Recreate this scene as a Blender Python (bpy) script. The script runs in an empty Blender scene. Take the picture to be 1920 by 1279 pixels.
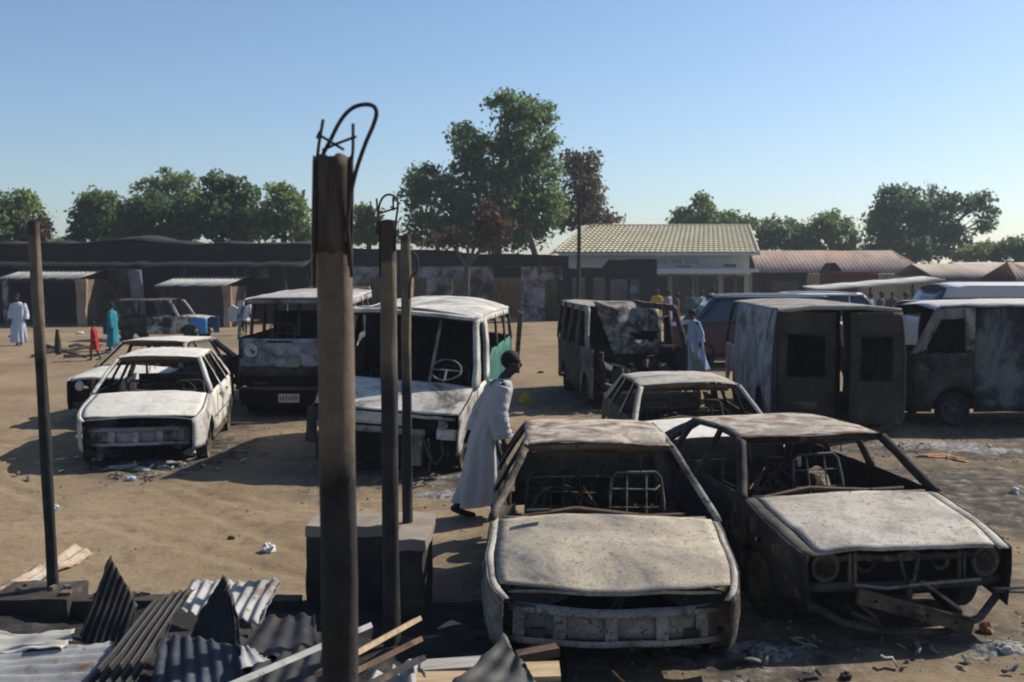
import bpy, bmesh, math, random
from mathutils import Vector, Matrix, noise
R = math.radians
SC = bpy.context.scene
COL = SC.collection

# ------------------------------------------------------------------ camera
F, CXP, CYP, YH, H = 1950.0, 960.0, 639.5, 507.0, 2.57
PITCH = math.atan((CYP - YH) / F)
cd = bpy.data.cameras.new('camera'); cam = bpy.data.objects.new('camera', cd); COL.objects.link(cam)
cd.sensor_width = 36.0; cd.lens = 36.0 * F / 1920.0; cd.clip_start = 0.05; cd.clip_end = 3000
cam.location = (0, 0, H); cam.rotation_euler = (math.pi / 2 - PITCH, 0, 0)
cd.dof.use_dof = True; cd.dof.focus_distance = 8.5; cd.dof.aperture_fstop = 4.0
SC.camera = cam

# ------------------------------------------------------------------ sky, sun, exposure
SUN = Vector((0.65, 0.42, 0.63)).normalized()
EL = math.asin(SUN.z); AZ = math.atan2(SUN.x, SUN.y)
w = bpy.data.worlds.new('World'); SC.world = w; w.use_nodes = True
nt = w.node_tree; bg = nt.nodes['Background']
sk = nt.nodes.new('ShaderNodeTexSky'); sk.sky_type = 'NISHITA'; sk.sun_disc = False
sk.sun_elevation = EL; sk.sun_rotation = AZ; sk.air_density = 1.0; sk.dust_density = 0.8; sk.ozone_density = 4.6
nt.links.new(sk.outputs[0], bg.inputs[0]); bg.inputs[1].default_value = 0.090
sd = bpy.data.lights.new('sun', 'SUN'); sun = bpy.data.objects.new('sun', sd); COL.objects.link(sun)
sd.energy = 5.0; sd.angle = R(0.55); sd.color = (1.0, 0.92, 0.80)
sun.rotation_euler = (-SUN).to_track_quat('-Z', 'Y').to_euler(); sun.location = (20, 20, 30)
vs = SC.view_settings; vs.view_transform = 'Standard'; vs.look = 'None'; vs.exposure = 0.5; vs.gamma = 1.0
vs.use_curve_mapping = False
try: SC.cycles.filter_width = 2.0
except Exception: pass

# ------------------------------------------------------------------ pixel -> place
def ray(px, py):
    cx, cy = (px - CXP) / F, -(py - CYP) / F
    s, c = math.sin(PITCH), math.cos(PITCH)
    return Vector((cx, c + cy * s, -s + cy * c))
def D(px, py, d):
    r = ray(px, py); return Vector((0, 0, H)) + r * (d / r.y)
def G(px, py, z=0.0):
    r = ray(px, py); return Vector((0, 0, H)) + r * ((z - H) / r.z)

# ------------------------------------------------------------------ materials
MATS = {}; ALB = 0.76   # one albedo scale for all paints, lowered to deepen shade under the stronger sun
def nmat(name):
    m = bpy.data.materials.new(name); m.use_nodes = True
    return m, m.node_tree, m.node_tree.nodes['Principled BSDF']
def N(nt, t, **k):
    n = nt.nodes.new(t)
    for a, v in k.items(): setattr(n, a, v)
    return n
def rampnode(nt, stops):
    r = N(nt, 'ShaderNodeValToRGB'); e = r.color_ramp.elements
    while len(e) < len(stops): e.new(0.5)
    for el, (p, c) in zip(e, stops):
        el.position = p; el.color = (c[0], c[1], c[2], 1) if not isinstance(c, float) else (c, c, c, 1)
    return r
def noisenode(nt, vec, scale, detail=6, rough=0.6, dist=0.0):
    n = N(nt, 'ShaderNodeTexNoise'); n.inputs['Scale'].default_value = scale; n.inputs['Detail'].default_value = detail
    n.inputs['Roughness'].default_value = rough; n.inputs['Distortion'].default_value = dist
    nt.links.new(vec, n.inputs['Vector']); return n
def mixc(nt, fac, a, b):
    m = N(nt, 'ShaderNodeMix', data_type='RGBA')
    for s, v in ((m.inputs[0], fac), (m.inputs[6], a), (m.inputs[7], b)):
        if isinstance(v, (int, float)): s.default_value = v
        elif isinstance(v, tuple): s.default_value = (v[0], v[1], v[2], 1)
        else: nt.links.new(v, s)
    return m.outputs[2]
def patchy(name, stops, scale=2.0, over=(), speck=None, bump=0.25, bscale=30.0, rough=0.85, off=0.0, stretch=(1, 1, 1), dist=0.4, detail=8, inner=False):
    """stops: colour ramp over a broad noise; over: list of (scale, lo, hi, colour) patches; speck: (scale, threshold, colour)"""
    if name in MATS: return MATS[name]
    K = lambda q: tuple(x * ALB for x in q)
    stops = [(p_, K(c_)) for p_, c_ in stops]; over = [(a_, l_, h_, K(c_)) for a_, l_, h_, c_ in over]; speck = (speck[0], speck[1], K(speck[2])) if speck else None
    m, nt, b = nmat(name); L = nt.links.new
    tc = N(nt, 'ShaderNodeTexCoord'); mp = N(nt, 'ShaderNodeMapping'); L(tc.outputs['Object'], mp.inputs[0])
    mp.inputs['Location'].default_value = (off * 3.1, off * 7.7, off * 1.3); mp.inputs['Scale'].default_value = stretch
    v = mp.outputs[0]
    n = noisenode(nt, v, scale, detail, 0.65, dist); r = rampnode(nt, stops); L(n.outputs[0], r.inputs[0]); c = r.outputs[0]
    for i, (s, lo, hi, colr) in enumerate(over):
        mp2 = N(nt, 'ShaderNodeMapping'); mp2.inputs['Location'].default_value = (11.0 * (i + 1) + off, 5.0, 3.0); L(v, mp2.inputs[0])
        n2 = noisenode(nt, mp2.outputs[0], s, 8, 0.68, 0.5); r2 = rampnode(nt, [(lo, 0.0), (hi, 1.0)]); L(n2.outputs[0], r2.inputs[0])
        c = mixc(nt, r2.outputs[0], c, colr)
    if speck:
        n3 = noisenode(nt, v, speck[0], 4, 0.7); r3 = rampnode(nt, [(speck[1], 0.0), (min(1, speck[1] + 0.06), 1.0)]); L(n3.outputs[0], r3.inputs[0])
        c = mixc(nt, r3.outputs[0], c, speck[2])
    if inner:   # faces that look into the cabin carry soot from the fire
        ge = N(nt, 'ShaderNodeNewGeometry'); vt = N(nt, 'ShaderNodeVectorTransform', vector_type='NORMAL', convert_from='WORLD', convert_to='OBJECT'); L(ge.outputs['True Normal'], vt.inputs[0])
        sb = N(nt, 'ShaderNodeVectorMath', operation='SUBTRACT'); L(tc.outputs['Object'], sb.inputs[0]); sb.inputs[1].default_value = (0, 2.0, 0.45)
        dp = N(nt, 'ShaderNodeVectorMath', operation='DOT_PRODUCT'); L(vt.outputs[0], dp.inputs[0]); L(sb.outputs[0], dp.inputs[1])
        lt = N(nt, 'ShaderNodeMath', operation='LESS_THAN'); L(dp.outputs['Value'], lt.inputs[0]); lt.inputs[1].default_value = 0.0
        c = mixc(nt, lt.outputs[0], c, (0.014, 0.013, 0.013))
    L(c, b.inputs['Base Color']); b.inputs['Roughness'].default_value = rough; b.inputs['Specular IOR Level'].default_value = 0.25
    if bump:
        n4 = noisenode(nt, v, bscale, 6, 0.7); bp = N(nt, 'ShaderNodeBump'); bp.inputs['Strength'].default_value = bump
        bp.inputs['Distance'].default_value = 0.012; L(n4.outputs[0], bp.inputs['Height']); L(bp.outputs[0], b.inputs['Normal'])
    MATS[name] = m; return m
def plain(name, c, rough=0.8, var=0.15, spec=0.3, metal=0.0, scale=12.0, bump=0.1):
    if name in MATS: return MATS[name]
    d = tuple(x * (1 - var) for x in c); u = tuple(min(1, x * (1 + var)) for x in c)
    m = patchy(name, [(0.35, d), (0.65, u)], scale=scale, bump=bump, rough=rough)
    b = m.node_tree.nodes['Principled BSDF']; b.inputs['Specular IOR Level'].default_value = spec; b.inputs['Metallic'].default_value = metal
    return m

def lin_(a, b, t): return a + (b - a) * t
SOOT = (0.012, 0.012, 0.013); RUST = (0.17, 0.075, 0.035); RUSTD = (0.07, 0.04, 0.028)
def burnt(name, pale, mid, dark, cover=0.0, rust=0.62, off=0.0, scale=1.6, speck=0.60, bump=0.35, inner=False, stain=0.5):
    """burnt car paint: pale ash over scorched metal; cover>0 leaves more dark metal, rust is the rust patch threshold"""
    stain = tuple(lin_(pale[k], dark[k], stain) for k in range(3)); lite = tuple(min(1, x * 1.2) for x in pale)
    return patchy(name, [(0.36 + cover, dark), (0.43 + cover, mid), (0.52 + cover, pale), (0.66 + cover * 0.5, lite)],
                  scale=scale, over=[(3.1, rust, rust + 0.10, RUST), (2.4, 0.52, 0.68, stain), (13.0, 0.55, 0.68, tuple(0.55 * x + 0.45 * y for x, y in zip(pale, mid))), (7.0, 0.57, 0.67, tuple(0.5 * a + 0.5 * b_ for a, b_ in zip(pale, (0.32, 0.19, 0.10)))), (19.0, 0.57, 0.64, tuple(0.5 * a + 0.5 * b_ for a, b_ in zip(dark, mid))), (1.1, 0.58, 0.70, tuple(0.35 * a + 0.65 * b_ for a, b_ in zip(pale, dark)))],
                  speck=(55.0, speck - 0.02, tuple(x * 0.4 for x in mid)), off=off, bump=bump, bscale=22, rough=0.88, dist=0.9, inner=inner)
M_beige = burnt('burnt_beige_paint', (0.44, 0.385, 0.295), (0.29, 0.265, 0.225), (0.13, 0.13, 0.135), cover=-0.02, stain=0.62, rust=0.67, off=1, inner=True)
M_beige2 = burnt('burnt_grey_beige_paint', (0.46, 0.43, 0.37), (0.31, 0.29, 0.255), (0.13, 0.115, 0.10), cover=-0.03, stain=0.55, rust=0.63, off=5, inner=True)
M_roofrust = burnt('burnt_rusty_roof', (0.50, 0.45, 0.38), (0.27, 0.21, 0.165), (0.10, 0.08, 0.065), cover=0.0, rust=0.53, off=9, scale=3.0, speck=0.6, inner=True)
M_white = burnt('scorched_white_paint', (0.64, 0.62, 0.56), (0.57, 0.55, 0.50), (0.40, 0.37, 0.32), cover=-0.13, stain=0.3, rust=0.70, off=2, speck=0.66, inner=True)
M_whitev = burnt('scorched_white_van_paint', (0.60, 0.59, 0.55), (0.38, 0.36, 0.32), (0.12, 0.105, 0.095), cover=0.0, stain=0.6, rust=0.68, off=21, speck=0.66, inner=True)
M_greyash = burnt('ash_grey_metal', (0.33, 0.31, 0.28), (0.19, 0.17, 0.155), (0.05, 0.045, 0.045), cover=0.0, rust=0.60, off=3, scale=2.2, speck=0.58, inner=True)
M_silver = burnt('scorched_silver_paint', (0.40, 0.40, 0.41), (0.21, 0.21, 0.22), (0.04, 0.04, 0.045), cover=0.0, rust=0.66, off=4, scale=1.5, inner=True)
M_sooty = burnt('sooty_metal', (0.075, 0.068, 0.062), (0.038, 0.034, 0.032), (0.016, 0.015, 0.016), cover=0.03, rust=0.68, off=6, speck=0.68)
M_sootbrown = burnt('sooty_brown_metal', (0.13, 0.105, 0.08), (0.07, 0.055, 0.042), (0.025, 0.02, 0.018), cover=0.02, rust=0.66, off=7, speck=0.66)
M_rustm = burnt('rusted_metal', (0.20, 0.13, 0.085), (0.11, 0.07, 0.045), (0.04, 0.028, 0.022), cover=0.02, rust=0.58, off=8)
M_black = plain('charred_black', (0.013, 0.013, 0.014), 0.95, 0.4)
M_mixed = burnt('half_burnt_side_paint', (0.42, 0.39, 0.33), (0.15, 0.125, 0.105), (0.035, 0.03, 0.028), cover=0.05, rust=0.60, off=12, scale=1.3, inner=True)
M_mixedw = patchy('half_burnt_white_side', [(0.38, (0.06, 0.065, 0.075)), (0.45, (0.30, 0.30, 0.30)), (0.52, (0.62, 0.59, 0.52)), (0.7, (0.66, 0.63, 0.56))], scale=2.6,
                  over=[(2.0, 0.60, 0.70, (0.42, 0.35, 0.25))], speck=(25, 0.63, (0.2, 0.17, 0.14)), off=3, inner=True)
M_vanside = patchy('burnt_van_side', [(0.36, (0.012, 0.013, 0.016)), (0.46, (0.045, 0.046, 0.052)), (0.54, (0.15, 0.15, 0.16)), (0.70, (0.24, 0.23, 0.24))], scale=1.1,
                  over=[(1.9, 0.60, 0.70, (0.20, 0.14, 0.085)), (1.3, 0.56, 0.64, (0.016, 0.016, 0.019))], speck=(22, 0.62, (0.03, 0.03, 0.03)), off=4.4, inner=True)
M_green = patchy('green_body_paint', [(0.35, (0.02, 0.10, 0.075)), (0.6, (0.035, 0.19, 0.14))], scale=2.5, over=[(3.0, 0.60, 0.7, (0.05, 0.045, 0.04))], speck=(20, 0.64, (0.03, 0.04, 0.04)), inner=True)
M_steel = burnt('dull_steel', (0.26, 0.25, 0.24), (0.15, 0.14, 0.13), (0.05, 0.045, 0.04), rust=0.60, off=14, scale=4)

# ------------------------------------------------------------------ mesh builder
class B:
    def __init__(s): s.v = []; s.f = []
    def add(s, vs, fs):
        o = len(s.v); s.v += [tuple(v) for v in vs]; s.f += [tuple(i + o for i in f) for f in fs]; return s
    def box(s, c, size, rot=None, taper=1.0):
        hx, hy, hz = (x / 2 for x in size); vs = []
        for z in (-1, 1):
            t = taper if z > 0 else 1
            for x, y in ((-1, -1), (1, -1), (1, 1), (-1, 1)): vs.append(Vector((x * hx * t, y * hy * t, z * hz)))
        if rot is not None: vs = [rot @ v for v in vs]
        c = Vector(c); return s.add([v + c for v in vs], [(3, 2, 1, 0), (4, 5, 6, 7), (0, 1, 5, 4), (1, 2, 6, 5), (2, 3, 7, 6), (3, 0, 4, 7)])
    def bar(s, a, b, wd, ht, up=Vector((0, 0, 1))):
        a, b = Vector(a), Vector(b); d = b - a; l = d.length; d.normalize()
        x = d.cross(up)
        if x.length < 1e-4: x = Vector((1, 0, 0))
        x.normalize(); z = x.cross(d)
        m = Matrix((x, d, z)).transposed(); return s.box((a + b) / 2, (wd, l, ht), m)
    def grid(s, rows):
        n, m = len(rows), len(rows[0]); vs = [p for r in rows for p in r]
        return s.add(vs, [(i * m + j, i * m + j + 1, (i + 1) * m + j + 1, (i + 1) * m + j) for i in range(n - 1) for j in range(m - 1)])
    def tube(s, pts, rad, seg=8, caps=True, closed=False):
        pts = [Vector(p) for p in pts]; n = len(pts)
        rad = [rad] * n if isinstance(rad, (int, float)) else rad
        vs = []; ref = None
        for i, p in enumerate(pts):
            if closed: d = pts[(i + 1) % n] - pts[i - 1]
            else: d = pts[min(i + 1, n - 1)] - pts[max(i - 1, 0)]
            d.normalize()
            if ref is None: ref = Vector((0, 0, 1)) if abs(d.z) < 0.9 else Vector((1, 0, 0))
            x = (ref - d * ref.dot(d)).normalized(); y = d.cross(x); ref = x
            for k in range(seg):
                a = 2 * math.pi * k / seg; vs.append(p + (x * math.cos(a) + y * math.sin(a)) * rad[i])
        fs = []
        for i in range(n if closed else n - 1):
            j = (i + 1) % n
            for k in range(seg):
                k2 = (k + 1) % seg; fs.append((i * seg + k, i * seg + k2, j * seg + k2, j * seg + k))
        if caps and not closed:
            fs.append(tuple(reversed(range(seg)))); fs.append(tuple((n - 1) * seg + k for k in range(seg)))
        return s.add(vs, fs)
    def prism(s, poly, axis, t0, t1):
        """polygon of 2-D points extruded along axis 'y' (points are x,z) or 'x' (y,z) or 'z' (x,y)"""
        def P(a, b, t): return {'y': (a, t, b), 'x': (t, a, b), 'z': (a, b, t)}[axis]
        n = len(poly); vs = [P(a, b, t0) for a, b in poly] + [P(a, b, t1) for a, b in poly]
        fs = [tuple(range(n)), tuple(reversed(range(n, 2 * n)))] + [(i, i + n, (i + 1) % n + n, (i + 1) % n) for i in range(n)]
        return s.add(vs, fs)
    def lathe(s, prof, c=(0, 0, 0), axis='z', seg=20, arc=2 * math.pi):
        c = Vector(c); vs = []
        for r, h in prof:
            for k in range(seg):
                a = arc * k / seg; x, y = r * math.cos(a), r * math.sin(a)
                vs.append(c + {'z': Vector((x, y, h)), 'x': Vector((h, x, y)), 'y': Vector((x, h, y))}[axis])
        fs = [(i * seg + k, i * seg + (k + 1) % seg, (i + 1) * seg + (k + 1) % seg, (i + 1) * seg + k) for i in range(len(prof) - 1) for k in range(seg)]
        return s.add(vs, fs)
    def ball(s, c, r, seg=12, rings=8, rot=None):
        c = Vector(c); r = Vector(r) if not isinstance(r, (int, float)) else Vector((r, r, r)); vs = [Vector((0, 0, r.z))]
        for i in range(1, rings):
            t = math.pi * i / rings
            for k in range(seg):
                a = 2 * math.pi * k / seg; vs.append(Vector((r.x * math.sin(t) * math.cos(a), r.y * math.sin(t) * math.sin(a), r.z * math.cos(t))))
        vs.append(Vector((0, 0, -r.z))); fs = [(0, 1 + k, 1 + (k + 1) % seg) for k in range(seg)]
        for i in range(rings - 2):
            for k in range(seg):
                a, b2 = 1 + i * seg + k, 1 + i * seg + (k + 1) % seg; fs.append((a, a + seg, b2 + seg, b2))
        e = len(vs) - 1; o = 1 + (rings - 2) * seg; fs += [(o + k, e, o + (k + 1) % seg) for k in range(seg)]
        if rot is not None: vs = [rot @ v for v in vs]
        return s.add([v + c for v in vs], fs)
    def build(s, name, mat, parent=None, smooth=True, thick=0.0, warp=None, loc=None):
        me = bpy.data.meshes.new(name); vs = s.v if warp is None else [warp(Vector(v)) for v in s.v]
        me.from_pydata(vs, [], s.f); me.materials.append(mat)
        if smooth:
            me.polygons.foreach_set('use_smooth', [True] * len(me.polygons))
            try: me.set_sharp_from_angle(angle=R(35))
            except Exception: pass
        o = bpy.data.objects.new(name, me); COL.objects.link(o)
        if parent is not None: o.parent = parent
        if loc is not None: o.location = loc
        if thick:
            md = o.modifiers.new('thickness', 'SOLIDIFY'); md.thickness = thick; md.offset = 0
        return o
def tag(o, label=None, cat=None, group=None, kind=None):
    if label: o['label'] = label
    if cat: o['category'] = cat
    if group: o['group'] = group
    if kind: o['kind'] = kind
    return o
def thing(name, label, cat, loc=(0, 0, 0), rz=0.0, group=None):
    o = bpy.data.objects.new(name, None); COL.objects.link(o); o.empty_display_size = 0.2
    o.location = loc; o.rotation_euler = (0, 0, rz); return tag(o, label, cat, group)
def lin(a, b, t): return a + (b - a) * t
def smooth_path(pts, k=5):
    """Catmull-Rom curve through the points"""
    P = [Vector(p) for p in pts]; out = []
    for i in range(len(P) - 1):
        p0, p1, p2, p3 = P[max(i - 1, 0)], P[i], P[i + 1], P[min(i + 2, len(P) - 1)]
        for j in range(k):
            t = j / k; out.append(0.5 * ((2 * p1) + (p2 - p0) * t + (2 * p0 - 5 * p1 + 4 * p2 - p3) * t * t + (3 * p1 - p0 - 3 * p2 + p3) * t ** 3))
    return out + [P[-1]]
def pw(pts):
    """piecewise linear function through (x, y) points"""
    def f(x):
        if x <= pts[0][0]: return pts[0][1]
        for (x0, y0), (x1, y1) in zip(pts, pts[1:]):
            if x <= x1: return y0 + (y1 - y0) * (x - x0) / (x1 - x0)
        return pts[-1][1]
    return f
rnd = random.Random(7)

# ------------------------------------------------------------------ ground
ASH = [  # x, y, rx, ry of burnt ground round the wrecks
    (0.7, 8.3, 1.35, 2.6), (2.6, 9.0, 2.0, 2.9), (2.3, 12.8, 1.8, 2.6), (5.2, 12.0, 2.6, 2.6), (-1.4, 14.6, 1.7, 3.2), (-4.8, 15.0, 1.25, 2.7), (-6.3, 19.0, 1.3, 2.6),
    (-3.5, 20.0, 1.5, 3.0), (1.9, 21.0, 1.7, 3.0), (5.2, 18.0, 1.9, 3.2), (8.8, 16.6, 2.8, 1.9), (4.3, 7.0, 0.9, 0.8), (-0.6, 12.4, 1.0, 0.6), (6.4, 14.6, 2.4, 0.8), (1.6, 6.6, 0.8, 0.7), (-12, 37.5, 4, 1.6), (-6.2, 36.9, 2, 1)]
def ash_at(x, y):
    a = 0.0
    nz = noise.noise(Vector((x * 0.9, y * 0.9, 3.0))) * 0.35 + noise.noise(Vector((x * 3.1, y * 3.1, 8.0))) * 0.18
    for cx, cy, rx, ry in ASH:
        q = ((x - cx) / rx) ** 2 + ((y - cy) / ry) ** 2
        if q < 4: a = max(a, 1.15 - math.sqrt(q) + nz)
    return max(0.0, min(1.0, a * 1.6))
def lines(lo, hi, fine_lo, fine_hi, st):
    out = []; x = fine_lo
    while x < fine_hi: out.append(x); x += st
    g = st
    while x < hi: out.append(x); g *= 1.13; x += g
    out.append(hi); x = fine_lo; g = st; pre = []
    while True:
        g *= 1.13; x -= g
        if x < lo: break
        pre.append(x)
    return [lo] + pre[::-1] + out
RUTS = [((-9, 15.5), (-0.8, 8.8)), ((-9, 10.2), (-1.2, 12.2)), ((-9.5, 12.0), (3.0, 17.5)), ((-8, 19.0), (-1.0, 9.2)), ((3.4, 6.0), (9, 11.5)), ((4.5, 5.6), (7.5, 14.5))]
_fr = random.Random(21); FEET = {}
for _ in range(900):
    fx, fy, fa = _fr.uniform(-9, 8), _fr.uniform(7.8, 21), _fr.uniform(0, 3.14); FEET.setdefault((int(fx // 0.5), int(fy // 0.5)), []).append((fx, fy, math.cos(fa), math.sin(fa), _fr.uniform(0.006, 0.016)))
def ruts(x, y):
    h = 0.0
    for (ax, ay), (bx_, by_) in RUTS:
        dx, dy = bx_ - ax, by_ - ay; l = math.hypot(dx, dy); t = ((x - ax) * dx + (y - ay) * dy) / l
        if -0.2 < t < l + 0.2:
            q = ((x - ax) * dy - (y - ay) * dx) / l + 0.15 * math.sin(t * 0.6)
            for o in (-0.72, 0.72):
                e = abs(q - o)
                if e < 0.3: h += (-0.022 * math.exp(-(e / 0.085) ** 2) + 0.010 * math.exp(-((e - 0.17) / 0.06) ** 2)) * (0.6 + 0.6 * noise.noise(Vector((t, o, ax))))
    cx, cy = int(x // 0.5), int(y // 0.5)
    for i in (-1, 0, 1):
        for j in (-1, 0, 1):
            for fx, fy, c_, s_, d_ in FEET.get((cx + i, cy + j), ()):
                u, v_ = (x - fx) * c_ + (y - fy) * s_, -(x - fx) * s_ + (y - fy) * c_; k = (u / 0.16) ** 2 + (v_ / 0.075) ** 2
                if k < 4: h += d_ * (-1.0 * math.exp(-k) + 0.5 * math.exp(-(math.sqrt(k) - 1.5) ** 2 * 6))
    return h
def gz(x, y):
    if y > 60 or abs(x) > 40: return 0.0
    return (ruts(x, y) if -9.5 < x < 9 and 5 < y < 21.5 else 0.0) + noise.noise(Vector((x * 0.5, y * 0.5, 0))) * 0.012 + noise.noise(Vector((x * 2.3, y * 2.3, 5))) * 0.008
xs = lines(-200, 200, -8, 9, 0.06); ys = lines(-30, 260, 4.8, 21, 0.06)
b = B(); b.grid([[(x, y, gz(x, y)) for x in xs] for y in ys])
m, nt, bs = nmat('sand_ground'); L = nt.links.new
tc = N(nt, 'ShaderNodeTexCoord'); v = tc.outputs['Object']
n1 = noisenode(nt, v, 0.35, 8, 0.6); r1 = rampnode(nt, [(0.32, (0.155, 0.112, 0.068)), (0.5, (0.208, 0.156, 0.097)), (0.68, (0.250, 0.192, 0.125))]); L(n1.outputs[0], r1.inputs[0])
n2 = noisenode(nt, v, 4.5, 8, 0.68); r2 = rampnode(nt, [(0.54, 0.0), (0.70, 0.6)]); L(n2.outputs[0], r2.inputs[0])
c = mixc(nt, r2.outputs[0], r1.outputs[0], (0.105, 0.077, 0.051))
n3 = noisenode(nt, v, 26.0, 5, 0.7); r3 = rampnode(nt, [(0.30, 0.5), (0.41, 0.0)]); L(n3.outputs[0], r3.inputs[0]); c = mixc(nt, r3.outputs[0], c, (0.085, 0.063, 0.045))
n6 = noisenode(nt, v, 0.8, 9, 0.7, 0.6); r6 = rampnode(nt, [(0.56, 0.0), (0.68, 0.6)]); L(n6.outputs[0], r6.inputs[0]); c = mixc(nt, r6.outputs[0], c, (0.095, 0.073, 0.052))
at = N(nt, 'ShaderNodeAttribute', attribute_name='ash')
n4 = noisenode(nt, v, 4.0, 9, 0.75); r4 = rampnode(nt, [(0.38, (0.018, 0.017, 0.018)), (0.48, (0.052, 0.047, 0.043)), (0.56, (0.105, 0.090, 0.075)), (0.66, (0.24, 0.225, 0.21))]); L(n4.outputs[0], r4.inputs[0])
ma = N(nt, 'ShaderNodeMath', operation='MULTIPLY'); L(at.outputs['Fac'], ma.inputs[0]); ma.inputs[1].default_value = 0.92
c = mixc(nt, ma.outputs[0], c, r4.outputs[0])
n5 = noisenode(nt, v, 1.1, 6, 0.65); r5 = rampnode(nt, [(0.58, 0.0), (0.70, 0.5)]); L(n5.outputs[0], r5.inputs[0]); c = mixc(nt, r5.outputs[0], c, (0.155, 0.095, 0.056))
L(c, bs.inputs['Base Color']); bs.inputs['Roughness'].default_value = 0.97; bs.inputs['Specular IOR Level'].default_value = 0.1
nb = noisenode(nt, v, 5.0, 10, 0.66); bp = N(nt, 'ShaderNodeBump'); bp.inputs['Strength'].default_value = 0.6; bp.inputs['Distance'].default_value = 0.07
L(nb.outputs[0], bp.inputs['Height']); L(bp.outputs[0], bs.inputs['Normal'])
ground = b.build('ground', m); tag(ground, kind='structure')
att = ground.data.attributes.new('ash', 'FLOAT', 'POINT')
att.data.foreach_set('value', [ash_at(x, y) if (abs(x) < 18 and y < 42) else 0.0 for y in ys for x in xs])
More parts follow.
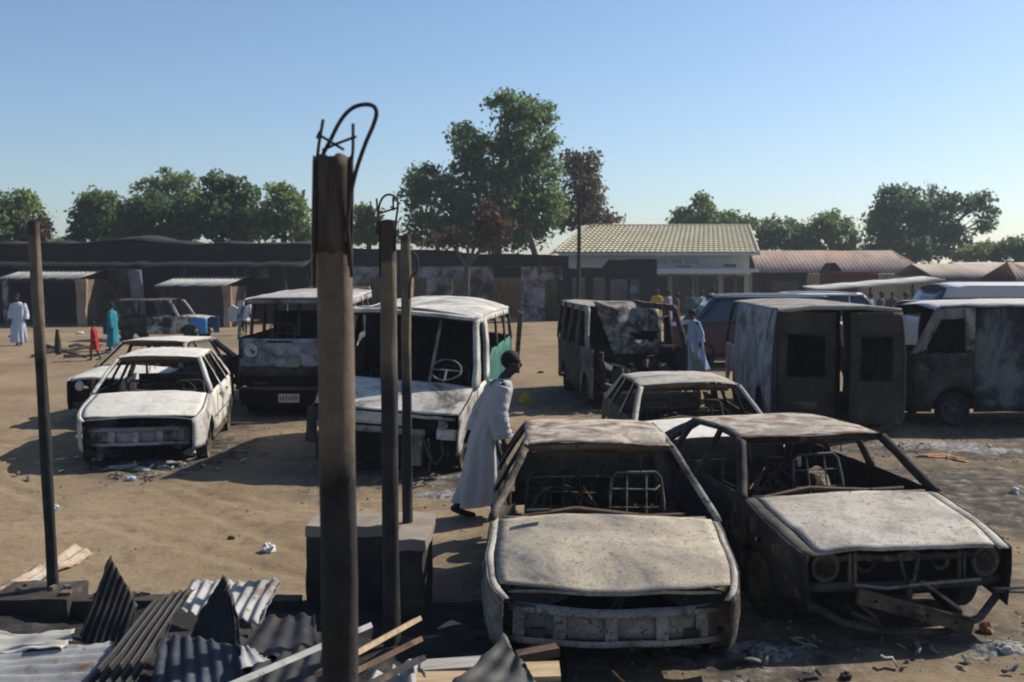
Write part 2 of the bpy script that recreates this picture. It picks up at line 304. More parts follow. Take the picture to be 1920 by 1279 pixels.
# ------------------------------------------------------------------ vehicles: shared shell tools
class Veh:
    """vehicle in local space: front at y = 0, rear at y = length, x to the side, z up"""
    def __init__(s, name, label, cat, loc, rz, hw, amp=0.010, roll=0.0, pitch=0.0, seed=0, group='wrecked vehicles on the lorry park'):
        s.root = thing(name, label, cat, (loc[0], loc[1], 0), rz, group); s.hw = hw; s.amp = amp; s.roll = roll; s.pit = pitch; s.sd = Vector((seed * 13.7, seed * 5.1, seed * 2.3)); s.dent = []
    def warp(s, p):
        q = p + noise.noise_vector(p * 1.6 + s.sd) * s.amp + noise.noise_vector(p * 6.0 + s.sd) * s.amp * 0.4
        for c, r, d in s.dent:
            k = (p - c).length / r
            if k < 1: q += d * (1 - k * k) ** 2
        if s.roll: c, sn = math.cos(s.roll), math.sin(s.roll); q = Vector((q.x * c + q.z * sn, q.y, -q.x * sn + q.z * c))
        if s.pit: q.z += q.y * s.pit
        return q
    def fin(s, b, name, mat, parent=None, thick=0.007, warp=True, smooth=True):
        return b.build(name, mat, parent or s.root, smooth, thick, s.warp if warp else None)
    def side(s, name, sd, y0, y1, zlo, zhi, mat, n=16, m=7, extra=(), parent=None, thick=0.007):
        zl = zlo if callable(zlo) else (lambda y: zlo); zh = zhi if callable(zhi) else (lambda y: zhi)
        ys_ = sorted(set([round(lin(y0, y1, i / n), 4) for i in range(n + 1)] + [e for e in extra if y0 < e < y1]))
        b = B(); b.grid([[Vector((sd * s.hw(y, z), y, z)) for z in [lin(zl(y), zh(y), j / m) for j in range(m + 1)]] for y in ys_])
        return s.fin(b, name, mat, parent, thick)
    def strip(s, name, sd, a0, a1, b0, b1, mat, n=8, m=2, parent=None, thick=0.02, inset=0.0):
        """a0,a1 = (y,z) at the foot, b0,b1 = (y,z) at the head"""
        rows = []
        for i in range(n + 1):
            t = i / n; r = []
            for j in range(m + 1):
                u = j / m; y = lin(lin(a0[0], b0[0], t), lin(a1[0], b1[0], t), u); z = lin(lin(a0[1], b0[1], t), lin(a1[1], b1[1], t), u)
                r.append(Vector((sd * (s.hw(y, z) - inset), y, z)))
            rows.append(r)
        b = B(); b.grid(rows); return s.fin(b, name, mat, parent, thick)
    def top(s, name, y0, y1, xw, zf, crown, mat, nx=16, ny=14, yfront=None, parent=None, thick=0.008, sag=None):
        xw_ = xw if callable(xw) else (lambda y: xw); rows = []
        for i in range(ny + 1):
            r = []
            for j in range(nx + 1):
                u = -1 + 2 * j / nx; ya = y0 + (yfront(u) if yfront else 0); y = lin(ya, y1, i / ny); x = u * xw_(y)
                z = zf(y) + crown * (1 - abs(u) ** 2.5)
                if sag: z += sag(x, y)
                r.append(Vector((x, y, z)))
            rows.append(r)
        b = B(); b.grid(rows); return s.fin(b, name, mat, parent, thick)
    def front(s, name, x0, x1, z0, z1, y, mat, bow=0.0, n=12, m=5, W=0.8, lean=0.0, parent=None, thick=0.007):
        """panel across the vehicle; bow pushes its ends back"""
        rows = []
        for j in range(m + 1):
            z = lin(z0, z1, j / m); rows.append([Vector((x, y + bow * (x / W) ** 2 + lean * (z - z0), z)) for x in [lin(x0, x1, i / n) for i in range(n + 1)]])
        b = B(); b.grid(rows); return s.fin(b, name, mat, parent, thick)
    def box(s, name, c, size, mat, rot=None, parent=None, warp=True):
        b = B(); b.box(c, size, rot); return s.fin(b, name, mat, parent, 0, warp, smooth=False)
    def tubes(s, name, paths, r, mat, parent=None, seg=7, warp=True):
        b = B()
        for p in paths: b.tube(p, r, seg)
        return s.fin(b, name, mat, parent, 0, warp)
    def wheel(s, x, y, r, wd, mat, tyre=None, zc=None, hub=True):
        """steel rim with a dished centre; tyre is the burnt rubber ring left on it"""
        sg = 1 if x > 0 else -1; z = r if zc is None else zc; w2 = wd / 2; b = B()
        rr = r * (0.76 if tyre else 1.0)
        b.lathe([(rr, -w2), (rr * 1.03, -w2), (rr * 0.93, -w2 * 0.7), (rr * 0.86, 0), (rr * 0.93, w2 * 0.7), (rr * 1.03, w2), (rr, w2), (rr * 0.88, w2 * 0.8),
                 (rr * 0.80, w2 * 0.35), (rr * 0.45, w2 * 0.5), (rr * 0.28, w2 * 0.75), (rr * 0.05, w2 * 0.75)], (0, 0, 0), 'x', 28)
        if sg < 0: b.v = [(-p[0], p[1], p[2]) for p in b.v]; b.f = [f[::-1] for f in b.f]
        b.v = [(p[0] + x, p[1] + y, p[2] + z) for p in b.v]
        root = thing_part('wheel', s.root)
        s.fin(b, 'rim', mat, root, 0, False)
        if hub:
            h = B()
            for k in range(5):
                a = 2 * math.pi * k / 5; h.box((x + sg * w2 * 0.62, y + math.cos(a) * rr * 0.3, z + math.sin(a) * rr * 0.3), (0.03, 0.022, 0.022))
            h.tube([(x - sg * w2 * 0.5, y, z), (x + sg * w2 * 0.95, y, z)], rr * 0.16, 10); s.fin(h, 'hub', M_rustm, root, 0, False)
        if tyre:
            t = B(); t.lathe([(rr * 1.0, -w2 * 1.05), (r * 0.9, -w2 * 1.2), (r, -w2 * 0.8), (r, w2 * 0.8), (r * 0.9, w2 * 1.2), (rr * 1.0, w2 * 1.05)], (x, y, z), 'x', 28); s.fin(t, 'tyre', tyre, root, 0, False)
        return root
def thing_part(name, parent):
    o = bpy.data.objects.new(name, None); COL.objects.link(o); o.parent = parent; o.empty_display_size = 0.1; return o
M_tyre = plain('burnt_rubber', (0.02, 0.02, 0.021), 0.95)
def arch(yc, zc, r, base):
    def f(y):
        d = abs(y - yc)
        return max(base, zc + math.sqrt(r * r - d * d)) if d < r else base
    return f
def arch_pts(yc, r): return [yc + r * math.cos(math.pi * k / 14) for k in range(15)]
def car_hw(W, belt, roof, Wr, Lc, fr=0.10, rr=0.09, tumble=0.04, cr=0.085):
    def f(y, z):
        k = 1.0
        if y < 0.75: k -= fr * ((0.75 - y) / 0.75) ** 2
        if y < 0.36: k -= cr * ((0.36 - y) / 0.30) ** 2.2
        if y > Lc - 0.7: k -= rr * ((y - Lc + 0.7) / 0.7) ** 2
        wb = W * k * (1 - tumble)
        if z <= belt: return W * k * (1 - tumble * min(1, abs(z - 0.50) / (belt - 0.50)) ** 2)
        return lin(wb, Wr * k, min(1.2, (z - belt) / (roof - belt)))
    return f

def seat(v, x, y, z, wd, ht, mat, head=True):
    """bare sprung frame of a burnt seat"""
    s = thing_part('seat_frame', v.root); r = 0.010; h2 = wd / 2
    loop = [(x - h2, y, z), (x - h2 * 0.98, y + ht * 0.18, z + ht * 0.6), (x - h2 * 0.88, y + ht * 0.27, z + ht * 0.93), (x - h2 * 0.7, y + ht * 0.3, z + ht), (x + h2 * 0.7, y + ht * 0.3, z + ht),
            (x + h2 * 0.88, y + ht * 0.27, z + ht * 0.93), (x + h2 * 0.98, y + ht * 0.18, z + ht * 0.6), (x + h2, y, z)]
    v.tubes('back_frame', [loop], r * 1.25, mat, s)
    v.tubes('cross_wire', [[(x - h2 * 0.95, y + ht * 0.3 * k, z + ht * k), (x + h2 * 0.95, y + ht * 0.3 * k, z + ht * k)] for k in (0.25, 0.5, 0.76)] + [[(x + q * h2, y + 0.02, z + ht * 0.05), (x + q * h2, y + ht * 0.29, z + ht * 0.97)] for q in (-0.35, 0.35)], r * 0.75, mat, s, 5)
    v.tubes('cushion_frame', [[(x - h2, y, z), (x - h2, y - 0.42, z + 0.04), (x + h2, y - 0.42, z + 0.04), (x + h2, y, z)], [(x, y, z), (x, y - 0.42, z + 0.04)]], r, mat, s)
    v.box('seat_base', (x, y - 0.2, z - 0.12), (wd * 0.8, 0.4, 0.06), M_black, None, s)

def hatchback(name, label, loc, rz, P, mats, front='kidney', seed=0, amp=0.017, group='burnt cars on the lorry park', wheels=True, roll=0.0, dents=()):
    """P: dict of dimensions in metres, mats: paint by part"""
    g = dict(L=3.95, W=0.84, Wr=0.555, belt=0.86, sill=0.19, hf=0.665, hr=0.86, yh0=0.10, yc=1.12, yr0=1.74, yr1=3.22, zr=1.25, zr1=1.26, ye=3.75, yf=0.76, wb=2.47, r=0.29, axle=0.22, hwf=0.93, doors=2, crown=0.035, hood=True, tail=True)
    g.update(P); mt = lambda k: mats.get(k, mats['body']); Lc = g['L']
    v = Veh(name, label, 'car', loc, rz, car_hw(g['W'], g['belt'], g['zr'], g['Wr'], Lc, fr=g.get('fr', 0.10), cr=g.get('cr', 0.085)), amp, roll, 0, seed, group); v.dent = list(dents); hw = v.hw
    hood_z = pw([(g['yh0'], g['hf']), (lin(g['yh0'], g['yc'], 0.35), lin(g['hf'], g['hr'], 0.45)), (g['yc'], g['hr'])])
    belt = pw([(0, hood_z(0.1)), (g['yh0'], hood_z(g['yh0'])), (lin(g['yh0'], g['yc'], 0.35), hood_z(lin(g['yh0'], g['yc'], 0.35)) - 0.012), (g['yc'], g['belt']), (Lc, g['belt'] + 0.03)])
    ya, yb = g['yf'], g['yf'] + g['wb']; ra = g['r'] + 0.045; zc = g['axle'] + 0.04
    fa, ba = arch(ya, zc, ra, g['sill'] + 0.04), arch(yb, zc, ra, g['sill'] + 0.04)
    yd = [g['yc'] + 0.03, 2.12, 2.92] if g['doors'] == 2 else [g['yc'] + 0.03, 2.40]
    for sd in (-1, 1):
        sk = 'side' if sd < 0 else 'side2'
        v.side('front_fender', sd, g['yh0'] - 0.03, yd[0] - 0.004, fa, belt, mt('fender' if 'fender' in mats else sk), 14, 7, arch_pts(ya, ra))
        lip = B(); lip.tube([Vector((sd * (hw(y, fa(y)) + 0.004), y, fa(y) - 0.004)) for y in sorted(arch_pts(ya, ra * 0.995))], 0.012, 6); v.fin(lip, 'arch_lip', mt(sk), None, 0)
        for i in range(len(yd) - 1):
            d = v.side('door', sd, yd[i] + 0.004, yd[i + 1] - 0.004, g['sill'] + 0.07, belt, mt(sk), 10, 7)
            zz = g['belt'] - 0.12; yh = yd[i + 1] - 0.14
            v.box('handle', (sd * (hw(yh, zz) + 0.008), yh, zz), (0.02, 0.13, 0.03), M_sooty, None, d)
            mo = B(); mo.tube([Vector((sd * (hw(y, 0.5) + 0.003), y, 0.5)) for y in (yd[i] + 0.03, yd[i + 1] - 0.03)], 0.012, 5); v.fin(mo, 'rub_strip', M_sooty, d, 0)
        v.side('sill', sd, yd[0], yb - ra - 0.02, g['sill'] - 0.02, g['sill'] + 0.062, M_sootbrown, 8, 2, thick=0.03)
        v.side('rear_quarter', sd, yd[-1] + 0.004, Lc - 0.06, ba, belt, mt(sk), 14, 7, arch_pts(yb, ra))
        lip = B(); lip.tube([Vector((sd * (hw(y, ba(y)) + 0.004), y, ba(y) - 0.004)) for y in sorted(arch_pts(yb, ra * 0.995))], 0.012, 6); v.fin(lip, 'arch_lip', mt(sk), None, 0)
        zb, zt = g['belt'] - 0.01, g['zr'] - 0.015
        pm = mt('pillar')
        v.strip('windscreen_pillar', sd, (g['yc'] - 0.03, zb), (g['yc'] + 0.10, zb), (g['yr0'] - 0.03, zt + 0.01), (g['yr0'] + 0.08, zt), pm, 10, 3, thick=0.05)
        v.strip('window_channel', sd, (g['yc'] + 0.11, zb), (g['yc'] + 0.135, zb), (g['yr0'] + 0.08, zt), (g['yr0'] + 0.105, zt), M_sooty, 8, 1, thick=0.02, inset=0.015)
        for i in range(1, len(yd)):
            y = yd[i]; last = i == len(yd) - 1; wd = 0.05
            if not last: v.strip('door_pillar', sd, (y - wd, zb), (y + wd, zb), (y - 0.02, zt + 0.01), (y + 0.05, zt + 0.01), pm, 8, 2, thick=0.03)
            else:
                v.strip('rear_pillar', sd, (y + 0.02 if g['doors'] == 2 else y - 0.04, zb), (y + 0.10 if g['doors'] == 2 else y + 0.05, zb), (y - 0.16 if g['doors'] == 2 else y - 0.02, zt), (y - 0.06 if g['doors'] == 2 else y + 0.05, zt), pm, 8, 2, thick=0.03)
        v.strip('tail_pillar', sd, (g['ye'] - 0.32, zb), (g['ye'] - 0.03, zb + 0.02), (g['yr1'] - 0.14, zt), (g['yr1'] + 0.02, zt), pm, 9, 4, thick=0.03)
        rl = B(); rl.tube([Vector((sd * (hw(y, z) - 0.006), y, z)) for y, z in [(g['yr0'], zt + 0.005), (lin(g['yr0'], g['yr1'], 0.5), zt + 0.018), (g['yr1'], g['zr1'] - 0.012)]], 0.026, 7); v.fin(rl, 'roof_rail', pm, None, 0)
    # roof, header, hood, cowl
    zroof = pw([(g['yr0'] - 0.05, g['zr'] - 0.005), (lin(g['yr0'], g['yr1'], 0.35), g['zr'] + 0.022), (g['yr1'], g['zr1'])])
    v.top('roof', g['yr0'] - 0.03, g['yr1'] + 0.03, lambda y: hw(y, g['zr']) + 0.012, zroof, g['crown'], mt('roof'), 18, 16, lambda u: 0.05 * u * u)
    v.tubes('roof_header', [[(-g['Wr'] * 0.96, g['yr0'] + 0.055, g['zr'] - 0.025), (0, g['yr0'] + 0.0, g['zr'] + 0.004), (g['Wr'] * 0.96, g['yr0'] + 0.055, g['zr'] - 0.025)]], 0.03, mt('header') if 'header' in mats else M_rustm)
    v.front('headliner', -g['Wr'] * 0.93, g['Wr'] * 0.93, g['zr'] - 0.10, g['zr'] - 0.03, g['yr0'] + 0.28, M_rustm, 0.02, 10, 2)
    if g['hood']:
        v.top('hood', g['yh0'], g['yc'] - 0.015, lambda y: hw(y, hood_z(y)) * g['hwf'], lambda y: hood_z(y) + 0.004, g['crown'], mt('hood'), 22, 20, lambda u: g.get('bow', 0.10) * u * u)
        e = B(); e.tube([Vector((u * hw(g['yh0'], g['hf']) * g['hwf'], g['yh0'] + g.get('bow', 0.10) * u * u + 0.004, g['hf'] - 0.006 + g['crown'] * (1 - abs(u) ** 2.5))) for u in [-1 + k / 9 for k in range(19)]], 0.011, 6); v.fin(e, 'hood_edge', mt('hood'), None, 0)
    for sd in (-1, 1):   # fender tops between hood and side
        rows = []
        for i in range(11):
            y = lin(g['yh0'] - 0.02, g['yc'] + 0.02, i / 10); w1 = hw(y, hood_z(y)) * (g['hwf'] + 0.008); w2 = hw(y, belt(y))
            rows.append([Vector((sd * w1, y, hood_z(y) - 0.004)), Vector((sd * lin(w1, w2, 0.6), y, hood_z(y) - 0.004)), Vector((sd * (w2 + 0.002), y, belt(y) - 0.012))])
        b = B(); b.grid(rows); v.fin(b, 'fender_top', mt('fendertop') if sd > 0 or 'fendertop2' not in mats else mt('fendertop2'))
    v.front('cowl', -g['W'] * 0.86, g['W'] * 0.86, g['hr'] - 0.05, g['hr'] + 0.012, g['yc'], mt('cowl') if 'cowl' in mats else M_sootbrown, 0.05, 12, 2, thick=0.02)
    for x in (-0.45, 0.1): v.tubes('wiper_spindle', [[(x, g['yc'] + 0.02, g['hr'] - 0.01), (x + 0.16, g['yc'] + 0.0, g['hr'] + 0.035)]], 0.008, M_black)
    # inside
    v.box('floor_pan', (0, Lc * 0.52, g['sill'] + 0.015), (g['W'] * 1.78, Lc * 0.78, 0.03), M_black)
    v.front('firewall', -g['W'] * 0.85, g['W'] * 0.85, g['sill'] + 0.02, g['hr'] - 0.06, g['yc'] - 0.04, M_black, 0.0, 6, 3, thick=0.02)
    v.tubes('dash_beam', [[(-g['W'] * 0.82, g['yc'] + 0.22, g['hr'] - 0.13), (g['W'] * 0.82, g['yc'] + 0.22, g['hr'] - 0.13)]], 0.05, M_black)
    sw = B(); cx, cy, czz = 0.33 * g.get('drive', 1), g['yc'] + 0.52, g['hr'] - 0.06
    sw.tube([Vector((cx + 0.18 * math.cos(a), cy + 0.07 * math.sin(a), czz + 0.165 * math.sin(a))) for a in [2 * math.pi * k / 18 for k in range(18)]], 0.010, 6, closed=True)
    sw.tube([(cx - 0.17, cy, czz), (cx + 0.17, cy, czz)], 0.010, 5); sw.tube([(cx, cy, czz), (cx, g['yc'] + 0.2, czz - 0.18)], 0.016, 6); v.fin(sw, 'steering_wheel', M_sooty, None, 0)
    for x in (-0.34, 0.34): seat(v, x, g['yc'] + 1.02, g['sill'] + 0.17, 0.46, 0.55, M_steel if x > 0 and seed < 3 else M_sootbrown)
    v.front('rear_seat_panel', -0.58, 0.58, g['sill'] + 0.1, g['belt'] - 0.08, yb - 0.12, M_sooty, 0.0, 8, 4)
    jr = random.Random(seed * 7 + 1); jb = B()   # springs, wires and fallen trim lying in the gutted cabin
    for q in range(34):
        c0 = Vector((jr.uniform(-0.6, 0.6), jr.uniform(g['yc'] + 0.25, yb), jr.uniform(g['sill'] + 0.03, g['sill'] + 0.30)))
        if q % 3 == 0: jb.box(c0, (jr.uniform(0.05, 0.25), jr.uniform(0.05, 0.25), jr.uniform(0.02, 0.10)), Matrix.Rotation(jr.uniform(0, 3), 3, 'X') @ Matrix.Rotation(jr.uniform(0, 3), 3, 'Z'))
        else: jb.tube([c0, c0 + Vector((jr.uniform(-0.2, 0.2), jr.uniform(-0.2, 0.2), jr.uniform(0.0, 0.25))), c0 + Vector((jr.uniform(-0.4, 0.4), jr.uniform(-0.3, 0.3), jr.uniform(0.0, 0.35)))], 0.008, 5)
    for q in range(7): x_ = jr.uniform(-0.5, 0.5); jb.tube([(x_, g['yr0'] + 0.15, g['zr'] - 0.05), (x_ + jr.uniform(-0.05, 0.05), g['yr0'] + 0.2, g['zr'] - jr.uniform(0.1, 0.25))], 0.006, 5)
    jb.tube([(-g['W'] * 0.7, g['yc'] + 0.12, g['hr'] - 0.02), (-0.2, g['yc'] + 0.16, g['hr'] + 0.03), (0.3, g['yc'] + 0.14, g['hr'] - 0.01), (g['W'] * 0.7, g['yc'] + 0.12, g['hr'] + 0.01)], 0.02, 6)
    tag(v.fin(jb, 'cabin_debris', M_rustm, None, 0), kind='stuff')
    # tail
    if g['tail']:
        v.front('tailgate', -g['W'] * 0.80, g['W'] * 0.80, 0.42, g['belt'] + 0.03, Lc - 0.10, mt('tail') if 'tail' in mats else M_sootbrown, -0.12, 14, 5, lean=-0.16)
        v.tubes('tailgate_frame', [[(-g['Wr'] * 0.95, g['ye'] - 0.06, g['belt'] + 0.04), (-g['Wr'] * 0.82, g['yr1'] + 0.05, g['zr1'] - 0.03), (g['Wr'] * 0.82, g['yr1'] + 0.05, g['zr1'] - 0.03), (g['Wr'] * 0.95, g['ye'] - 0.06, g['belt'] + 0.04)]], 0.022, M_sooty)
        v.front('rear_bumper_beam', -g['W'] * 0.84, g['W'] * 0.84, 0.28, 0.42, Lc - 0.03, M_sooty, -0.12, 10, 2, thick=0.03)
    # wheels on bare rims
    if wheels:
        for sd in (-1, 1):
            for y in (ya, yb): v.wheel(sd * (g['W'] - 0.10), y, g['axle'], 0.15, M_sootbrown, g.get('tyre'))
    # front end
    Wf = hw(g['yh0'], 0.5)
    if front == 'kidney':
        dz = g.get('dz', 0.0); e = B()   # radiator support frame behind the grille hole
        v.front('radiator_panel', -Wf * 0.86, Wf * 0.86, 0.34, g['hf'] - 0.05, g['yh0'] + 0.26, M_black, 0.05, 8, 3)
        for sd in (-1, 1):
            lb = B(); rows = []   # headlamp bucket, a shallow dark bowl
            for i in range(7):
                t = i / 6 * math.pi; r = []
                for j in range(13):
                    a = 2 * math.pi * j / 12; q = math.sin(t / 2) if True else 0
                    r.append(Vector((sd * (Wf * 0.70 + 0.23 * q * math.cos(a)), g['yh0'] + 0.19 - 0.12 * q * q + 0.05 * abs(math.cos(a)) * q, 0.575 + dz + 0.065 * q * math.sin(a) - 0.015 * q * math.cos(a) * 1)))
                rows.append(r)
            lb.grid(rows); v.fin(lb, 'headlamp_bucket', M_sooty)
        v.tubes('latch_strut', [[(-0.02, g['yh0'] + 0.10, 0.50 + dz), (0.02, g['yh0'] + 0.13, g['hf'] - 0.02)], [(0.02, g['yh0'] + 0.10, 0.50 + dz), (0.05, g['yh0'] + 0.13, g['hf'] - 0.02)]], 0.012, M_sooty)
        v.front('crossmember', -Wf * 0.92, Wf * 0.92, 0.475 + dz, 0.525 + dz, g['yh0'] - 0.02, mt('lip') if 'lip' in mats else M_sootbrown, 0.16, 18, 2, W=Wf, lean=0.6)
        v.front('bumper_backing', -Wf * 0.9, Wf * 0.9, 0.31 + dz, 0.48 + dz, g['yh0'] + 0.035, mt('beam') if 'beam' in mats else M_sootbrown, 0.16, 18, 3, W=Wf)
        bm = mt('beam') if 'beam' in mats else M_sootbrown
        yb_ = lambda x: g['yh0'] - 0.012 + 0.16 * (x / Wf) ** 2
        for x in (-0.62, -0.36, -0.03, 0.29, 0.56):
            if abs(x) < Wf * 0.9: v.box('bumper_rib', (x * Wf / 0.75, yb_(x) + 0.012, 0.395 + dz), (0.075, 0.03, 0.17), bm)
        v.front('bumper_rail', -Wf * 0.9, Wf * 0.9, 0.285 + dz, 0.325 + dz, g['yh0'] - 0.015, bm, 0.16, 18, 2, W=Wf, thick=0.02)
        v.box('chassis_leg', (-0.48, g['yh0'] + 0.28, 0.28), (0.10, 0.42, 0.12), M_sooty); v.box('chassis_leg', (0.48, g['yh0'] + 0.28, 0.28), (0.10, 0.42, 0.12), M_sooty)
    if front == 'round':
        zt = g['hf'] - 0.04
        v.front('radiator_panel', -Wf * 0.9, Wf * 0.9, 0.30, zt - 0.03, g['yh0'] + 0.24, M_black, 0.03, 8, 3)
        v.front('slam_panel', -Wf * 0.96, Wf * 0.96, zt - 0.035, zt + 0.01, g['yh0'] + 0.02, M_sooty, 0.05, 14, 1, W=Wf, thick=0.02)
        v.front('crossmember', -Wf * 0.96, Wf * 0.96, 0.36, 0.42, g['yh0'] + 0.02, M_sooty, 0.05, 14, 2, W=Wf, thick=0.02)
        for sd in (-1, 1):
            r_ = B(); c = Vector((sd * Wf * 0.78, g['yh0'] + 0.045, 0.535))
            r_.lathe([(0.115, 0.0), (0.105, -0.02), (0.082, -0.012), (0.078, 0.03), (0.05, 0.08), (0.01, 0.09)], c, 'y', 22); v.fin(r_, 'headlamp_ring', M_sootbrown, None, 0.004)
            for q in (0.55, 0.50): v.box('lamp_strut', (sd * Wf * q, g['yh0'] + 0.03, 0.52), (0.022, 0.025, 0.20), M_sootbrown)
            r2 = B(); c2 = Vector((sd * Wf * 0.36, g['yh0'] + 0.10, 0.535)); r2.lathe([(0.075, 0), (0.07, -0.015), (0.05, -0.01), (0.045, 0.03)], c2, 'y', 16); v.fin(r2, 'inner_lamp_ring', M_sooty, None, 0.004)
        lt = B(); lt.tube([(-0.07, 0.10, 0.61), (-0.05, 0.09, 0.50), (-0.02, 0.09, 0.42), (0.03, 0.09, 0.42), (0.05, 0.09, 0.50), (0.07, 0.10, 0.61), (0, 0.09, 0.63)], 0.014, 6, closed=True)
        lt.tube([(0.0, 0.09, 0.43), (0.0, 0.07, 0.30)], 0.022, 6); v.fin(lt, 'latch_bracket', M_sootbrown, None, 0)
        v.tubes('bent_stay', [[(0.06, 0.04, 0.44), (0.20, 0.0, 0.34), (0.32, -0.02, 0.25)]], 0.012, M_steel)
        v.tubes('bent_lip', [[(-0.42, 0.03, 0.425), (-0.2, 0.0, 0.41), (0.1, 0.02, 0.43), (0.5, 0.03, 0.435)]], 0.010, M_steel)
        bb = B(); bb.bar((-0.42, 0.0, 0.36), (0.36, -0.10, 0.16), 0.055, 0.10); v.fin(bb, 'fallen_bumper_bar', M_sootbrown, None, 0)
        h2 = B()
        for t in (0.15, 0.35, 0.6, 0.85): h2.ball(Vector((-0.42, -0.031, 0.36)).lerp(Vector((0.36, -0.131, 0.16)), t), 0.013, 8, 5)
        v.fin(h2, 'bolt', M_black, None, 0)
        val = B(); val.tube([(-0.66, 0.22, 0.24), (-0.5, 0.06, 0.16), (-0.2, -0.03, 0.11), (0.2, -0.05, 0.11), (0.5, 0.02, 0.17), (0.72, 0.14, 0.27)], 0.028, 7); v.fin(val, 'sagging_valance', M_sooty, None, 0)
        v.tubes('torn_wing_strip', [[(0.66, 0.12, 0.33), (0.80, 0.02, 0.36), (0.98, -0.05, 0.39)], [(0.7, 0.14, 0.30), (0.95, 0.0, 0.32)]], 0.010, M_steel)
        lp = B(); lp.tube([(-0.40, 0.0, 0.30), (-0.30, -0.03, 0.22), (-0.24, -0.03, 0.16), (-0.33, -0.02, 0.19), (-0.46, 0.0, 0.25)], 0.013, 6); v.fin(lp, 'hanging_bracket', M_sootbrown, None, 0)
        v.box('engine_lump', (0.05, 0.62, 0.40), (0.75, 0.45, 0.36), M_black)
    if front == 'plain':
        v.front('front_panel', -Wf * 0.95, Wf * 0.95, 0.30, g['hf'] - 0.14, g['yh0'] + 0.04, M_black, 0.08, 10, 3, W=Wf)
        for sd in (-1, 1):
            lp = B(); lp.lathe([(0.085, 0), (0.07, -0.02), (0.03, -0.03), (0.005, -0.032)], (sd * Wf * 0.72, g['yh0'] + 0.06, g['hf'] - 0.10), 'y', 16); v.fin(lp, 'headlamp', mt('lamp') if 'lamp' in mats else M_steel, None, 0)
        v.front('bumper_backing', -Wf * 0.98, Wf * 0.98, 0.26, 0.38, g['yh0'] - 0.03, M_sooty, 0.12, 12, 2, W=Wf, thick=0.03)
    return v

# ------------------------------------------------------------------ the five burnt cars
P_A = dict(bow=0.13, drive=-1, hf=0.56, hr=0.80, belt=0.80, zr=1.225, yr1=3.05, zr1=1.21, dz=-0.035)
carA = hatchback('burnt_hatchback', 'burnt pale beige hatchback facing the camera, nearest car in the middle', (0.64, 6.18), R(-1.0), P_A,
    dict(body=M_mixed, side=M_mixed, side2=M_mixed, fender=M_mixed, hood=M_beige, roof=M_roofrust, pillar=M_mixed, fendertop=M_beige2, cowl=M_beige2, lip=M_greyash, beam=M_greyash), 'kidney', 1,
    dents=[(Vector((0.36, 1.9, 1.27)), 0.22, Vector((0, 0, -0.07))), (Vector((-0.1, 0.35, 0.74)), 0.5, Vector((0, 0, -0.018)))])
st = B(); st.box((-0.48, 1.02, 0.885), (0.17, 0.05, 0.012), Matrix.Rotation(0.12, 3, 'Z')); carA.fin(st, 'charred_wiper', M_black, None, 0)
carB = hatchback('burnt_hatchback', 'burnt sooty hatchback with round headlamp holes and pale hood, right foreground', (2.76, 7.0), R(9.0),
    dict(cr=0.015, fr=0.085, W=0.835, Wr=0.61, hf=0.64, hr=0.81, belt=0.815, yr0=1.62, yr1=2.85, zr=1.185, zr1=1.18, yh0=0.08, yc=1.08, bow=0.03, hwf=0.86, crown=0.022, axle=0.27, r=0.28, tyre=M_tyre, drive=-1),
    dict(body=M_sooty, side=M_sooty, side2=M_mixed, hood=M_beige2, roof=M_roofrust, pillar=M_sooty, fendertop=M_beige2, fendertop2=M_sooty, cowl=M_greyash, header=M_sooty), 'round', 2)
carC = hatchback('burnt_saloon_car', 'burnt car with white hood tucked behind the two nearest hatchbacks', (2.27, 10.95), R(3.0),
    dict(L=4.1, hf=0.68, hr=0.80, yc=1.15, yr0=1.72, yr1=3.15, zr=1.17, zr1=1.16, belt=0.79, W=0.81, Wr=0.60), dict(body=M_mixed, hood=M_white, roof=M_beige2, pillar=M_beige2, fendertop=M_white, side=M_sootbrown), 'kidney', 3)
carD = hatchback('burnt_hatchback', 'scorched white hatchback on the open sand at left', (-4.86, 13.35), R(9.0),
    dict(doors=2, tail=True, hf=0.63, hr=0.85, belt=0.86, zr=1.30, zr1=1.31, W=0.83), dict(body=M_mixedw, hood=M_white, roof=M_white, pillar=M_whitev, fendertop=M_white, fender=M_whitev, side=M_white, side2=M_mixedw, lip=M_greyash, beam=M_silver, tail=M_sooty), 'kidney', 4)
carE = hatchback('burnt_hatchback', 'low burnt car with white hood and dark tail behind the white hatchback', (-6.75, 17.1), R(-8.0),
    dict(hf=0.74, hr=0.86, yr1=3.0, zr=1.27, zr1=1.27, W=0.82, Wr=0.60, bow=0.04, hwf=0.93), dict(body=M_sooty, hood=M_white, roof=M_white, pillar=M_greyash, fendertop=M_white, side=M_mixedw, side2=M_sooty, lamp=M_white), 'plain', 5)
